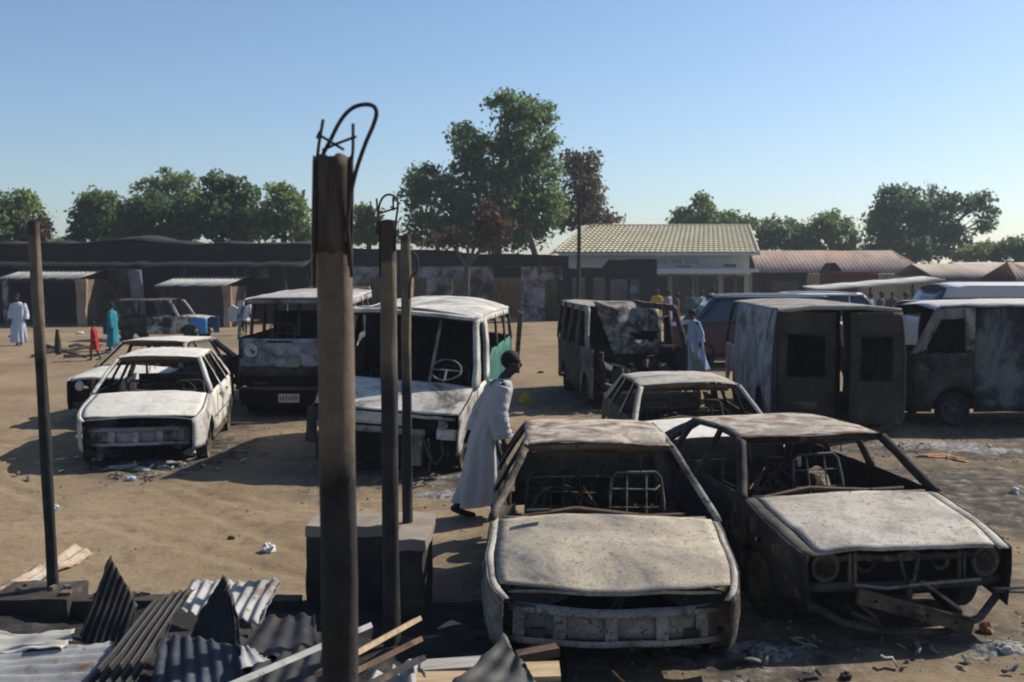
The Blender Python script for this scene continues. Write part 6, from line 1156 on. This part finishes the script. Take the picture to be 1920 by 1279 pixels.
# ------------------------------------------------------------------ people
M_skin = plain('dark_skin', (0.030, 0.019, 0.014), 0.55, 0.1, 0.4, scale=20)
M_hair = plain('black_hair', (0.008, 0.007, 0.007), 0.8, 0.2)
M_shoe = plain('black_sandal', (0.015, 0.014, 0.014), 0.6)
def cloth(name, c, t=0.15):
    m = patchy(name, [(0.35, tuple(x * 0.86 for x in c)), (0.65, c)], 5, bump=0.2, bscale=60, rough=0.9); return m
def limb(b, pts, rad, seg=12):
    b.tube(pts, rad, seg)
    for p, r in zip(pts, rad): b.ball(p, r * 0.995, seg, 8)
def person(name, label, loc, rz, ht, robe, lean=0.12, stride=0.22, hem=0.16, arm=0.15, sleeve=True, group='people walking about', voxel=0.010, flare=1.0, cap=None, legs_mat=None, billow=0.0):
    """figure walking along local +x; lateral axis is y"""
    t = thing(name, label, 'person', loc, rz, group); s = ht / 1.76; S = lambda x, y, z: Vector((x * s, y * s, z * s)); b = B()
    lz = lambda z: lean * max(0.0, (z - 0.85)) / 0.9
    hip, ch, nk = S(lz(0.95), 0, 0.95), S(lz(1.3), 0, 1.30), S(lz(1.5) + 0.02, 0, 1.50); hd = S(lz(1.64) + 0.045, 0, 1.635)
    for p, r in ((hip, (0.11, 0.155, 0.13)), (S(lz(1.12), 0, 1.12), (0.10, 0.14, 0.16)), (ch, (0.115, 0.165, 0.17)), (S(lz(1.42), 0, 1.41), (0.09, 0.175, 0.07))): b.ball(p, Vector(r) * s, 16, 10)
    limb(b, [S(lz(1.4), 0, 1.42), nk, hd - S(0.01, 0, 0.08)], [0.062 * s, 0.054 * s, 0.052 * s])
    b.ball(hd + S(-0.008, 0, 0.025), Vector((0.096, 0.074, 0.100)) * s, 18, 12); b.ball(hd + S(0.028, 0, -0.045), Vector((0.062, 0.055, 0.070)) * s, 14, 10)  # skull, jaw
    b.ball(hd + S(0.098, 0, -0.022), Vector((0.020, 0.017, 0.022)) * s, 10, 8); b.ball(hd + S(0.090, 0, 0.0), Vector((0.012, 0.011, 0.028)) * s, 8, 6); b.ball(hd + S(0.083, 0, -0.058), Vector((0.014, 0.026, 0.012)) * s, 10, 6); b.ball(hd + S(0.072, 0, -0.095), Vector((0.020, 0.022, 0.016)) * s, 10, 6)
    b.ball(hd + S(0.078, 0, 0.028), Vector((0.018, 0.052, 0.012)) * s, 10, 6)
    for sd in (-1, 1):
        b.ball(hd + S(-0.004, sd * 0.075, -0.012), Vector((0.018, 0.010, 0.030)) * s, 8, 6)
        fwd = stride * sd; kn = S(0.04 + fwd * 0.55, sd * 0.085, 0.50); ak = S(fwd - 0.03, sd * 0.075, 0.09 + (0.05 if fwd < 0 else 0)); hpj = S(lz(0.92), sd * 0.09, 0.92)
        limb(b, [hpj, hpj.lerp(kn, 0.5), kn, kn.lerp(ak, 0.35), ak], [0.085 * s, 0.072 * s, 0.056 * s, 0.056 * s, 0.038 * s])
        tz = 0.03 if fwd >= 0 else 0.025
        limb(b, [ak + S(-0.035, 0, -0.035), S(fwd + 0.06, sd * 0.08, 0.045), S(fwd + 0.15, sd * 0.085, tz)], [0.036 * s, 0.036 * s, 0.026 * s])
        aw = -arm * sd; sh = S(lz(1.40), sd * 0.185, 1.395); el = S(lz(1.1) + aw * 0.45 - 0.03, sd * 0.235, 1.11); wr = S(lz(0.86) + aw + 0.04, sd * 0.225, 0.865)
        limb(b, [sh, sh.lerp(el, 0.5), el, el.lerp(wr, 0.4), wr], [0.060 * s, 0.050 * s, 0.041 * s, 0.040 * s, 0.027 * s])
        dv = (wr - el).normalized(); pm = wr + dv * 0.055 * s; b.ball(pm, Vector((0.036, 0.020, 0.050)) * s, 10, 8)
        for q, (ox_, ln) in enumerate(((0.026, 0.072), (0.009, 0.084), (-0.008, 0.078), (-0.024, 0.060))):
            a0 = pm + S(ox_, 0, -0.035); limb(b, [a0, a0 + dv * ln * 0.5 * s + S(0.004, -sd * 0.004, 0), a0 + dv * ln * s + S(0.010, -sd * 0.018, 0.006)], [0.0092 * s, 0.0088 * s, 0.0075 * s], 8)
        a0 = pm + S(0.030, 0, 0.012); limb(b, [a0, a0 + S(0.022, -sd * 0.008, -0.028), a0 + S(0.028, -sd * 0.012, -0.060)], [0.0105 * s, 0.010 * s, 0.008 * s], 8)
    body = b.build('body', M_skin, t); md = body.modifiers.new('one_surface', 'REMESH'); md.mode = 'VOXEL'; md.voxel_size = voxel * s; md.use_smooth_shade = True
    sm = body.modifiers.new('soften', 'SMOOTH'); sm.iterations = 2; sm.factor = 0.4
    hb = B(); hb.ball(hd + S(-0.014, 0, 0.034), Vector((0.100, 0.079, 0.098)) * s, 18, 12); hb.v = [p for p in hb.v]; hb.f = [f for f in hb.f if sum(hb.v[i][2] for i in f) / len(f) > (hd.z + 0.01 * s) or sum(hb.v[i][0] for i in f) / len(f) < hd.x - 0.045 * s]
    hb.build('hair' if cap is None else 'cap', cap or M_hair, t, True, 0.008 * s)
    # robe as one lofted shell with folds
    r_ = B(); rows = []; prof = [(1.475, 0.055, 0.070, 1.0), (1.455, 0.075, 0.12, 1.0), (1.43, 0.100, 0.175, 1.0), (1.36, 0.130, 0.210, 1), (1.22, 0.142, 0.205, 1), (1.05, 0.150, 0.200, 1), (0.88, 0.165, 0.205, 1), (0.70, 0.185, 0.215, 1), (0.50, 0.215, 0.23, 1), (0.32, 0.245, 0.24, 1), (hem + 0.004, 0.270, 0.25, 1), (hem, 0.262, 0.242, 1)]
    prof = [q for q in prof if q[0] >= hem]; ns = 56
    for i in range(len(prof) - 1):
        for sub in range(3):
            u = sub / 3; z, ax, ay = (lin(prof[i][k], prof[i + 1][k], u) for k in range(3)); dn = max(0, (1.2 - z) / 1.1); ax *= 1 + (flare - 1) * dn; row = []
            for k in range(ns + 1):
                a = 2 * math.pi * (k % ns) / ns; fo = 1 + (0.015 + dn * 0.085) * math.sin(a * 9 + 2.0 * math.sin(z * 2 + a)) + (0.02 + dn * 0.06) * math.sin(a * 5 + z * 3) + 0.05 * noise.noise(Vector((math.cos(a) * 2.5, math.sin(a) * 2.5, z * 3.5))) + 0.03 * noise.noise(Vector((math.cos(a) * 6, math.sin(a) * 6, z * 5)))
                cx = lz(z) - billow * dn * dn + 0.0; row.append(S(cx + ax * fo * math.cos(a), ay * fo * math.sin(a), z + 0.012 * dn * math.sin(a * 4 + 1)))
            rows.append(row)
    r_.grid(rows)
    if sleeve:
        for sd in (-1, 1):
            aw = -arm * sd; sh = S(lz(1.40) - 0.005, sd * 0.155, 1.405); el = S(lz(1.1) + aw * 0.45 - 0.03, sd * 0.235, 1.11); wr = S(lz(0.86) + aw + 0.035, sd * 0.225, 0.89); path = [sh, sh.lerp(el, 0.33), sh.lerp(el, 0.66), el, el.lerp(wr, 0.35), el.lerp(wr, 0.7), wr]; rad = [0.088, 0.086, 0.084, 0.088, 0.094, 0.102, 0.106]
            st_ = B(); fine = [path[0].lerp(path[0], 0)] + [path[i_].lerp(path[i_ + 1], f_) for i_ in range(6) for f_ in (0.25, 0.5, 0.75, 1.0)]; frad = [rad[0]] + [lin(rad[i_], rad[i_ + 1], f_) for i_ in range(6) for f_ in (0.25, 0.5, 0.75, 1.0)]
            st_.tube([tuple(p) for p in fine], [q * s * (1 + 0.05 * math.sin(i_ * 1.9 + sd)) for i_, q in enumerate(frad)], 28, caps=False)
            st_.v = [tuple(Vector(p) + noise.noise_vector(Vector(p) * 8) * 0.020 * s + noise.noise_vector(Vector(p) * 22) * 0.008 * s + Vector((0, 0, 0))) for p in st_.v]; r_.add(st_.v, st_.f)
    r_.build('robe', robe, t, True, 0.008 * s)
    return t
p = G(910, 972); person('person', 'man in a long pale grey robe walking right between the wrecks', (p.x, p.y, 0), R(12), 1.74, cloth('grey_white_robe', (0.48, 0.47, 0.47)), lean=0.27, stride=-0.26, hem=0.17, arm=0.10, voxel=0.007, billow=0.07, flare=0.98)
p = G(36, 648); person('person', 'man in a long pale blue-white robe at far left', (p.x, p.y, 0), R(-80), 1.78, cloth('pale_blue_white_robe', (0.56, 0.62, 0.74)), lean=0.02, stride=0.10, hem=0.12, arm=0.05, flare=0.72)
p = G(1304, 702); person('person', 'man in a light blue robe walking before the maroon car', (p.x, p.y, 0), R(192), 1.62, cloth('light_blue_robe', (0.27, 0.38, 0.58)), lean=0.10, stride=0.2, hem=0.14, arm=0.08, flare=1.3)
p = G(212, 658); person('person', 'person in a teal outfit standing behind the white hatchback', (p.x, p.y, 0), R(170), 1.55, cloth('teal_cloth', (0.02, 0.22, 0.30)), lean=0.02, stride=0.1, hem=0.16, arm=0.06, flare=0.7)
p = G(178, 676); person('person', 'child in red walking beside the person in teal', (p.x, p.y, 0), R(185), 1.12, cloth('red_cloth', (0.42, 0.025, 0.025)), lean=0.03, stride=0.18, hem=0.48, arm=0.08, flare=0.8)
p = G(461, 628); person('person', 'person in a white shirt half hidden left of the flat-nosed van', (p.x - 0.05, p.y, 0), R(-90), 1.66, cloth('white_shirt', (0.60, 0.60, 0.62)), lean=0.02, stride=0.08, hem=0.62, arm=0.04, flare=0.7)
for i, (px, d, hgt, col_, nm, lab) in enumerate((
        (1232, 48, 1.70, (0.62, 0.36, 0.02), 'orange_yellow_cloth', 'person in bright orange yellow standing before the burnt shell'),
        (1252, 47, 1.68, (0.30, 0.27, 0.32), 'mauve_grey_cloth', 'person in mauve grey right of the one in orange yellow'),
        (1268, 45, 1.62, (0.10, 0.03, 0.04), 'dark_maroon_cloth', 'person in dark maroon in the crowd behind the gutted van'),
        (1295, 46, 1.66, (0.05, 0.14, 0.12), 'dark_green_cloth', 'person in dark green in the crowd left of the maroon car'),
        (1314, 48, 1.64, (0.40, 0.36, 0.34), 'pale_sand_cloth', 'person in pale sand clothing above the maroon car bonnet'),
        (1334, 50, 1.78, (0.42, 0.50, 0.03), 'lime_cloth', 'person in lime green seen over the maroon car roof'),
        (1612, 42, 1.70, (0.10, 0.09, 0.16), 'indigo_cloth', 'person in indigo, left end of the crowd under the sheet awning'),
        (1630, 43, 1.66, (0.35, 0.33, 0.36), 'light_grey_cloth', 'person in light grey in the crowd under the sheet awning'),
        (1650, 42, 1.72, (0.08, 0.10, 0.12), 'slate_cloth', 'person in slate grey in the crowd under the sheet awning'),
        (1672, 43, 1.70, (0.14, 0.05, 0.06), 'wine_cloth', 'person in wine red in the crowd under the sheet awning'),
        (1695, 40, 1.74, (0.12, 0.20, 0.18), 'sage_cloth', 'person in sage green just left of the mottled van'))):
    person('person', lab, (bx(px, d), d, 0), R(-90 + 40 * (i % 3)), hgt, cloth(nm, col_), lean=0.02, stride=0.08, hem=0.2, arm=0.05, flare=0.75, voxel=0.016, group='crowd in the distance')
p = G(1700, 640)
# ------------------------------------------------------------------ litter
def crumple(name, label, px, py, sx, sy, sz, mat, cat, group, seed, flat=False):
    p = G(px, py); bm = bmesh.new(); bmesh.ops.create_icosphere(bm, subdivisions=3, radius=1)
    for v_ in bm.verts:
        q = v_.co.copy(); k = 1 + 0.45 * noise.noise(q * 1.6 + Vector((seed * 3.3, 0, 0))) + 0.22 * noise.noise(q * 4.5 + Vector((seed, 2, 0))); q = q * k; v_.co = Vector((q.x * sx, q.y * sy, max(0.0, (q.z + 0.55) * sz)))
    me = bpy.data.meshes.new(name); bm.to_mesh(me); bm.free(); me.materials.append(mat)
    o = bpy.data.objects.new(name, me); COL.objects.link(o); o.location = (p.x, p.y, -0.004); o.rotation_euler = (0, 0, seed * 1.7); return tag(o, label, cat, group)
M_bag = plain('white_plastic', (0.62, 0.63, 0.66), 0.5, 0.1); M_bagb = plain('pale_blue_plastic', (0.42, 0.48, 0.60), 0.5, 0.1); M_scrap = plain('charred_scrap', (0.03, 0.026, 0.024), 0.9, 0.4); M_paper = plain('ashy_paper', (0.40, 0.39, 0.37), 0.9, 0.15); M_orange = plain('orange_clay', (0.42, 0.20, 0.09), 0.9, 0.2)
for i, (nm, lab, px, py, sx, sy, sz, m_, cat) in enumerate((
    ('plastic_bag', 'crumpled white plastic bag on open sand left of the concrete block', 504, 1034, 0.075, 0.06, 0.05, M_bag, 'bag'),
    ('scrap', 'small black scrap on open sand left of the white bag', 433, 1012, 0.035, 0.03, 0.025, M_scrap, 'scrap'),
    ('plastic_bag', 'white lump under the front bumper of the white hatchback', 184, 862, 0.09, 0.08, 0.09, M_bag, 'bag'),
    ('plastic_bag', 'white lump beside the front wheel of the white hatchback', 360, 852, 0.10, 0.07, 0.06, M_bag, 'bag'),
    ('plastic_bag', 'pale blue scrap on sand below the white hatchback', 246, 901, 0.09, 0.06, 0.04, M_bagb, 'bag'),
    ('paper_scrap', 'long pale strip on the ash before the white hatchback', 228, 878, 0.22, 0.05, 0.03, M_paper, 'paper'),
    ('paper_scrap', 'grey flattened piece right of the pale strip before the white hatchback', 268, 882, 0.14, 0.06, 0.03, M_paper, 'paper'),
    ('paper_scrap', 'small pale scrap nearest the van shadow before the white hatchback', 304, 878, 0.07, 0.05, 0.03, M_paper, 'paper'),
    ('plastic_bag', 'pale bluish scrap on sand right of the far left column', 101, 954, 0.06, 0.05, 0.03, M_bagb, 'bag'),
    ('plastic_bag', 'white scrap on the sand at the right edge', 1903, 926, 0.07, 0.05, 0.05, M_bag, 'bag'),
    ('paper_scrap', 'pale lump on the ash right of the sooty hatchback bumper', 1884, 1222, 0.06, 0.05, 0.04, M_paper, 'paper'),
    ('clay_lump', 'orange lump beside the sooty hatchback bumper end', 1848, 1184, 0.05, 0.04, 0.05, M_orange, 'lump'),
    ('clay_lump', 'orange streak of baked earth right of the panel van', 1755, 856, 0.22, 0.10, 0.03, M_orange, 'lump'),
    ('clay_lump', 'second orange streak of baked earth, nearer the right edge', 1795, 862, 0.20, 0.08, 0.03, M_orange, 'lump'),
    ('scrap', 'black lump on the ash at the bottom edge below the sooty hatchback', 1585, 1274, 0.04, 0.035, 0.035, M_scrap, 'scrap'),
    ('plastic_bag', 'white scrap on sand before the far left porch', 150, 626, 0.20, 0.14, 0.06, M_bag, 'bag'),
    ('plastic_bag', 'small white scrap beside the far left column foot of the porch', 80, 620, 0.14, 0.10, 0.06, M_bag, 'bag'),
    ('scrap', 'dark scrap on bare sand left of the man in blue-white', 20, 632, 0.10, 0.08, 0.05, M_scrap, 'scrap'),
    ('scrap', 'dark scrap on sand between the minibus and the gutted van', 1014, 700, 0.10, 0.06, 0.04, M_scrap, 'scrap'),
    ('bundle', 'yellow bundle on the sand just right of the man in grey', 985, 756, 0.13, 0.10, 0.13, plain('yellow_plastic', (0.55, 0.42, 0.02), 0.5), 'bundle'),
    ('blue_barrel', 'blue drum-like bundle in the shade of the far left porch', 84, 600, 0.40, 0.35, 0.85, plain('blue_plastic', (0.03, 0.07, 0.20), 0.5), 'bundle'))):
    crumple(nm, lab, px, py, sx, sy, sz, m_, cat, 'litter on the sand', i + 1)
# twisted scrap strips and fallen trim round the wrecks
rs = random.Random(12); SCR = B()
for cx, cy, rx, ry in ((-5.1, 13.0, 1.1, 0.6), (-4.0, 13.6, 0.5, 0.8), (-1.4, 12.6, 1.2, 0.5), (0.6, 6.0, 0.6, 0.3), (1.7, 6.5, 0.4, 0.6), (3.0, 6.75, 1.1, 0.4), (6.8, 14.9, 1.6, 0.6), (1.6, 18.9, 1.2, 0.6), (4.9, 15.9, 1.0, 0.4)):
    for q in range(16):
        x, y = cx + rs.uniform(-rx, rx), cy + rs.uniform(-ry, ry); a = rs.uniform(0, 6.28); l = rs.uniform(0.05, 0.22); z0 = 0.012; d_ = Vector((math.cos(a), math.sin(a), 0)); n_ = Vector((-d_.y, d_.x, 0)) * rs.uniform(0.008, 0.03)
        pts = [Vector((x, y, z0)) + d_ * l * t + n_ * rs.uniform(-1.5, 1.5) + Vector((0, 0, rs.uniform(0, 0.05) * (t > 0.2))) for t in (0, 0.35, 0.7, 1.0)]
        SCR.grid([[p_ - n_, p_ + n_ + Vector((0, 0, rs.uniform(0, 0.015)))] for p_ in pts])
tag(SCR.build('metal_scraps', patchy('scrap_metal', [(0.38, (0.03, 0.028, 0.028)), (0.5, (0.16, 0.15, 0.14)), (0.62, (0.48, 0.47, 0.45))], 2.2), None, True, 0.006), 'small twisted metal scraps strewn round the wrecks', 'scrap', kind='stuff')
# burnt branches by the far left man
for i, (a, b_, r_) in enumerate((((70, 662), (185, 652), 0.07), ((85, 648), (165, 668), 0.06), ((110, 664), (106, 634), 0.10), ((120, 668), (200, 664), 0.06), ((60, 668), (100, 660), 0.04), ((130, 650), (190, 646), 0.05))):
    p0, p1 = G(*a, 0.05), G(*b_, 0.05)
    if i == 2: p1 = p0 + Vector((-0.1, 0, 0.75))
    o0 = (p0 + p1) / 2; b = B(); dd = p1 - p0; b.tube([p0 - o0 + dd * q + noise.noise_vector(Vector((i * 5.0, q * 3, 0))) * 0.12 * (0 if q in (0,) else 1) for q in (0, 0.25, 0.5, 0.75, 1)], [r_, r_ * 1.05, r_ * 0.9, r_ * 0.7, r_ * 0.4], 7)
    tag(b.build('burnt_log', M_timber, None, True, 0, None, tuple(o0 + Vector((0, 0, 0.01)))), ['longest burnt log of the pile by the child in red', 'burnt log crossing the longest one in the pile', 'burnt stump standing upright in the log pile', 'low burnt log nearest the child in red', 'short burnt stick at the left end of the log pile', 'thin burnt log at the back of the log pile'][i], 'log', 'burnt logs in a pile')
for i, (px, py, sx, sy, sz) in enumerate(((1418, 1222, 0.30, 0.20, 0.05), (1880, 1215, 0.28, 0.16, 0.04), (1740, 835, 0.9, 0.35, 0.05), (1850, 845, 0.8, 0.3, 0.04), (830, 930, 0.4, 0.25, 0.05), (290, 868, 0.5, 0.22, 0.04))):
    p = G(px, py); b = B(); b.grid([[Vector((x, y, -0.012 + sz * max(0, 1 - (x / sx) ** 2 - (y / sy) ** 2 + 0.5 * noise.noise(Vector((x * 9, y * 9, i)))) + 0.012 * noise.noise(Vector((x * 28, y * 28, i))))) for x in [lin(-sx * 1.15, sx * 1.15, k / 44) for k in range(45)]] for y in [lin(-sy * 1.15, sy * 1.15, k / 34) for k in range(35)]])
    tag(b.build('ash_pile', patchy('pale_ash', [(0.36, (0.05, 0.05, 0.055)), (0.48, (0.16, 0.155, 0.155)), (0.60, (0.36, 0.35, 0.34))], 14, speck=(60, 0.6, (0.04, 0.04, 0.04)), bump=0.8, bscale=60), None, True, 0, None, (p.x, p.y, 0.0)), ['pale ash spread right of the beige hatchback bumper', 'pale ash spread right of the sooty hatchback bumper', 'grey ash spread right of the panel van', 'grey ash spread under the mottled van side', 'grey ash spread before the minibus behind the walking man', 'grey ash spread before the white hatchback'][i], 'ash', kind='stuff')
# uncountable ash crumbs and pebbles
cr = B(); rr = random.Random(77)
def chip(x, y, s):
    h = s * rr.uniform(0.3, 0.8); a = rr.uniform(0, 6.28); z0 = gz(x, y) - 0.003; o_ = len(cr.v)
    for k in range(4): q = a + k * 1.57 + rr.uniform(-0.4, 0.4); rd = s * rr.uniform(0.6, 1.2); cr.v.append((x + rd * math.cos(q), y + rd * math.sin(q), z0))
    cr.v.append((x + rr.uniform(-0.3, 0.3) * s, y + rr.uniform(-0.3, 0.3) * s, z0 + h))
    for k in range(4): cr.f.append((o_ + k, o_ + (k + 1) % 4, o_ + 4))
for cx, cy, rx, ry in ASH[:14]:
    for _ in range(int(420 * rx * ry / 3)):
        a, q = rr.uniform(0, 6.28), math.sqrt(rr.uniform(0.2, 1.35)); chip(cx + rx * q * math.cos(a), cy + ry * q * math.sin(a), rr.choice((0.008, 0.011, 0.014, 0.020, 0.034)))
for _ in range(2600): chip(rr.uniform(-9, 9), 5.5 + 17 * rr.random() ** 1.3, rr.choice((0.006, 0.009, 0.013, 0.022)))
o = cr.build('ash_crumbs', patchy('ash_and_pebble', [(0.36, (0.04, 0.038, 0.036)), (0.5, (0.14, 0.125, 0.11)), (0.66, (0.38, 0.35, 0.31))], 9), None, False); tag(o, 'scattered ash crumbs and pebbles over the ground', 'ash', kind='stuff')

# ------------------------------------------------------------------ hazy air
hb = B(); hb.box((0, 115, 9.5), (404, 294, 21.2)); m = bpy.data.materials.new('hazy_air'); m.use_nodes = True; nt = m.node_tree; nt.nodes.remove(nt.nodes['Principled BSDF'])
pv = nt.nodes.new('ShaderNodeVolumePrincipled'); pv.inputs['Color'].default_value = (0.75, 0.86, 1.0, 1); pv.inputs['Density'].default_value = 0.0006; pv.inputs['Anisotropy'].default_value = 0.2
nt.links.new(pv.outputs[0], nt.nodes['Material Output'].inputs['Volume']); o = hb.build('haze', m, None, False); tag(o, kind='stuff')
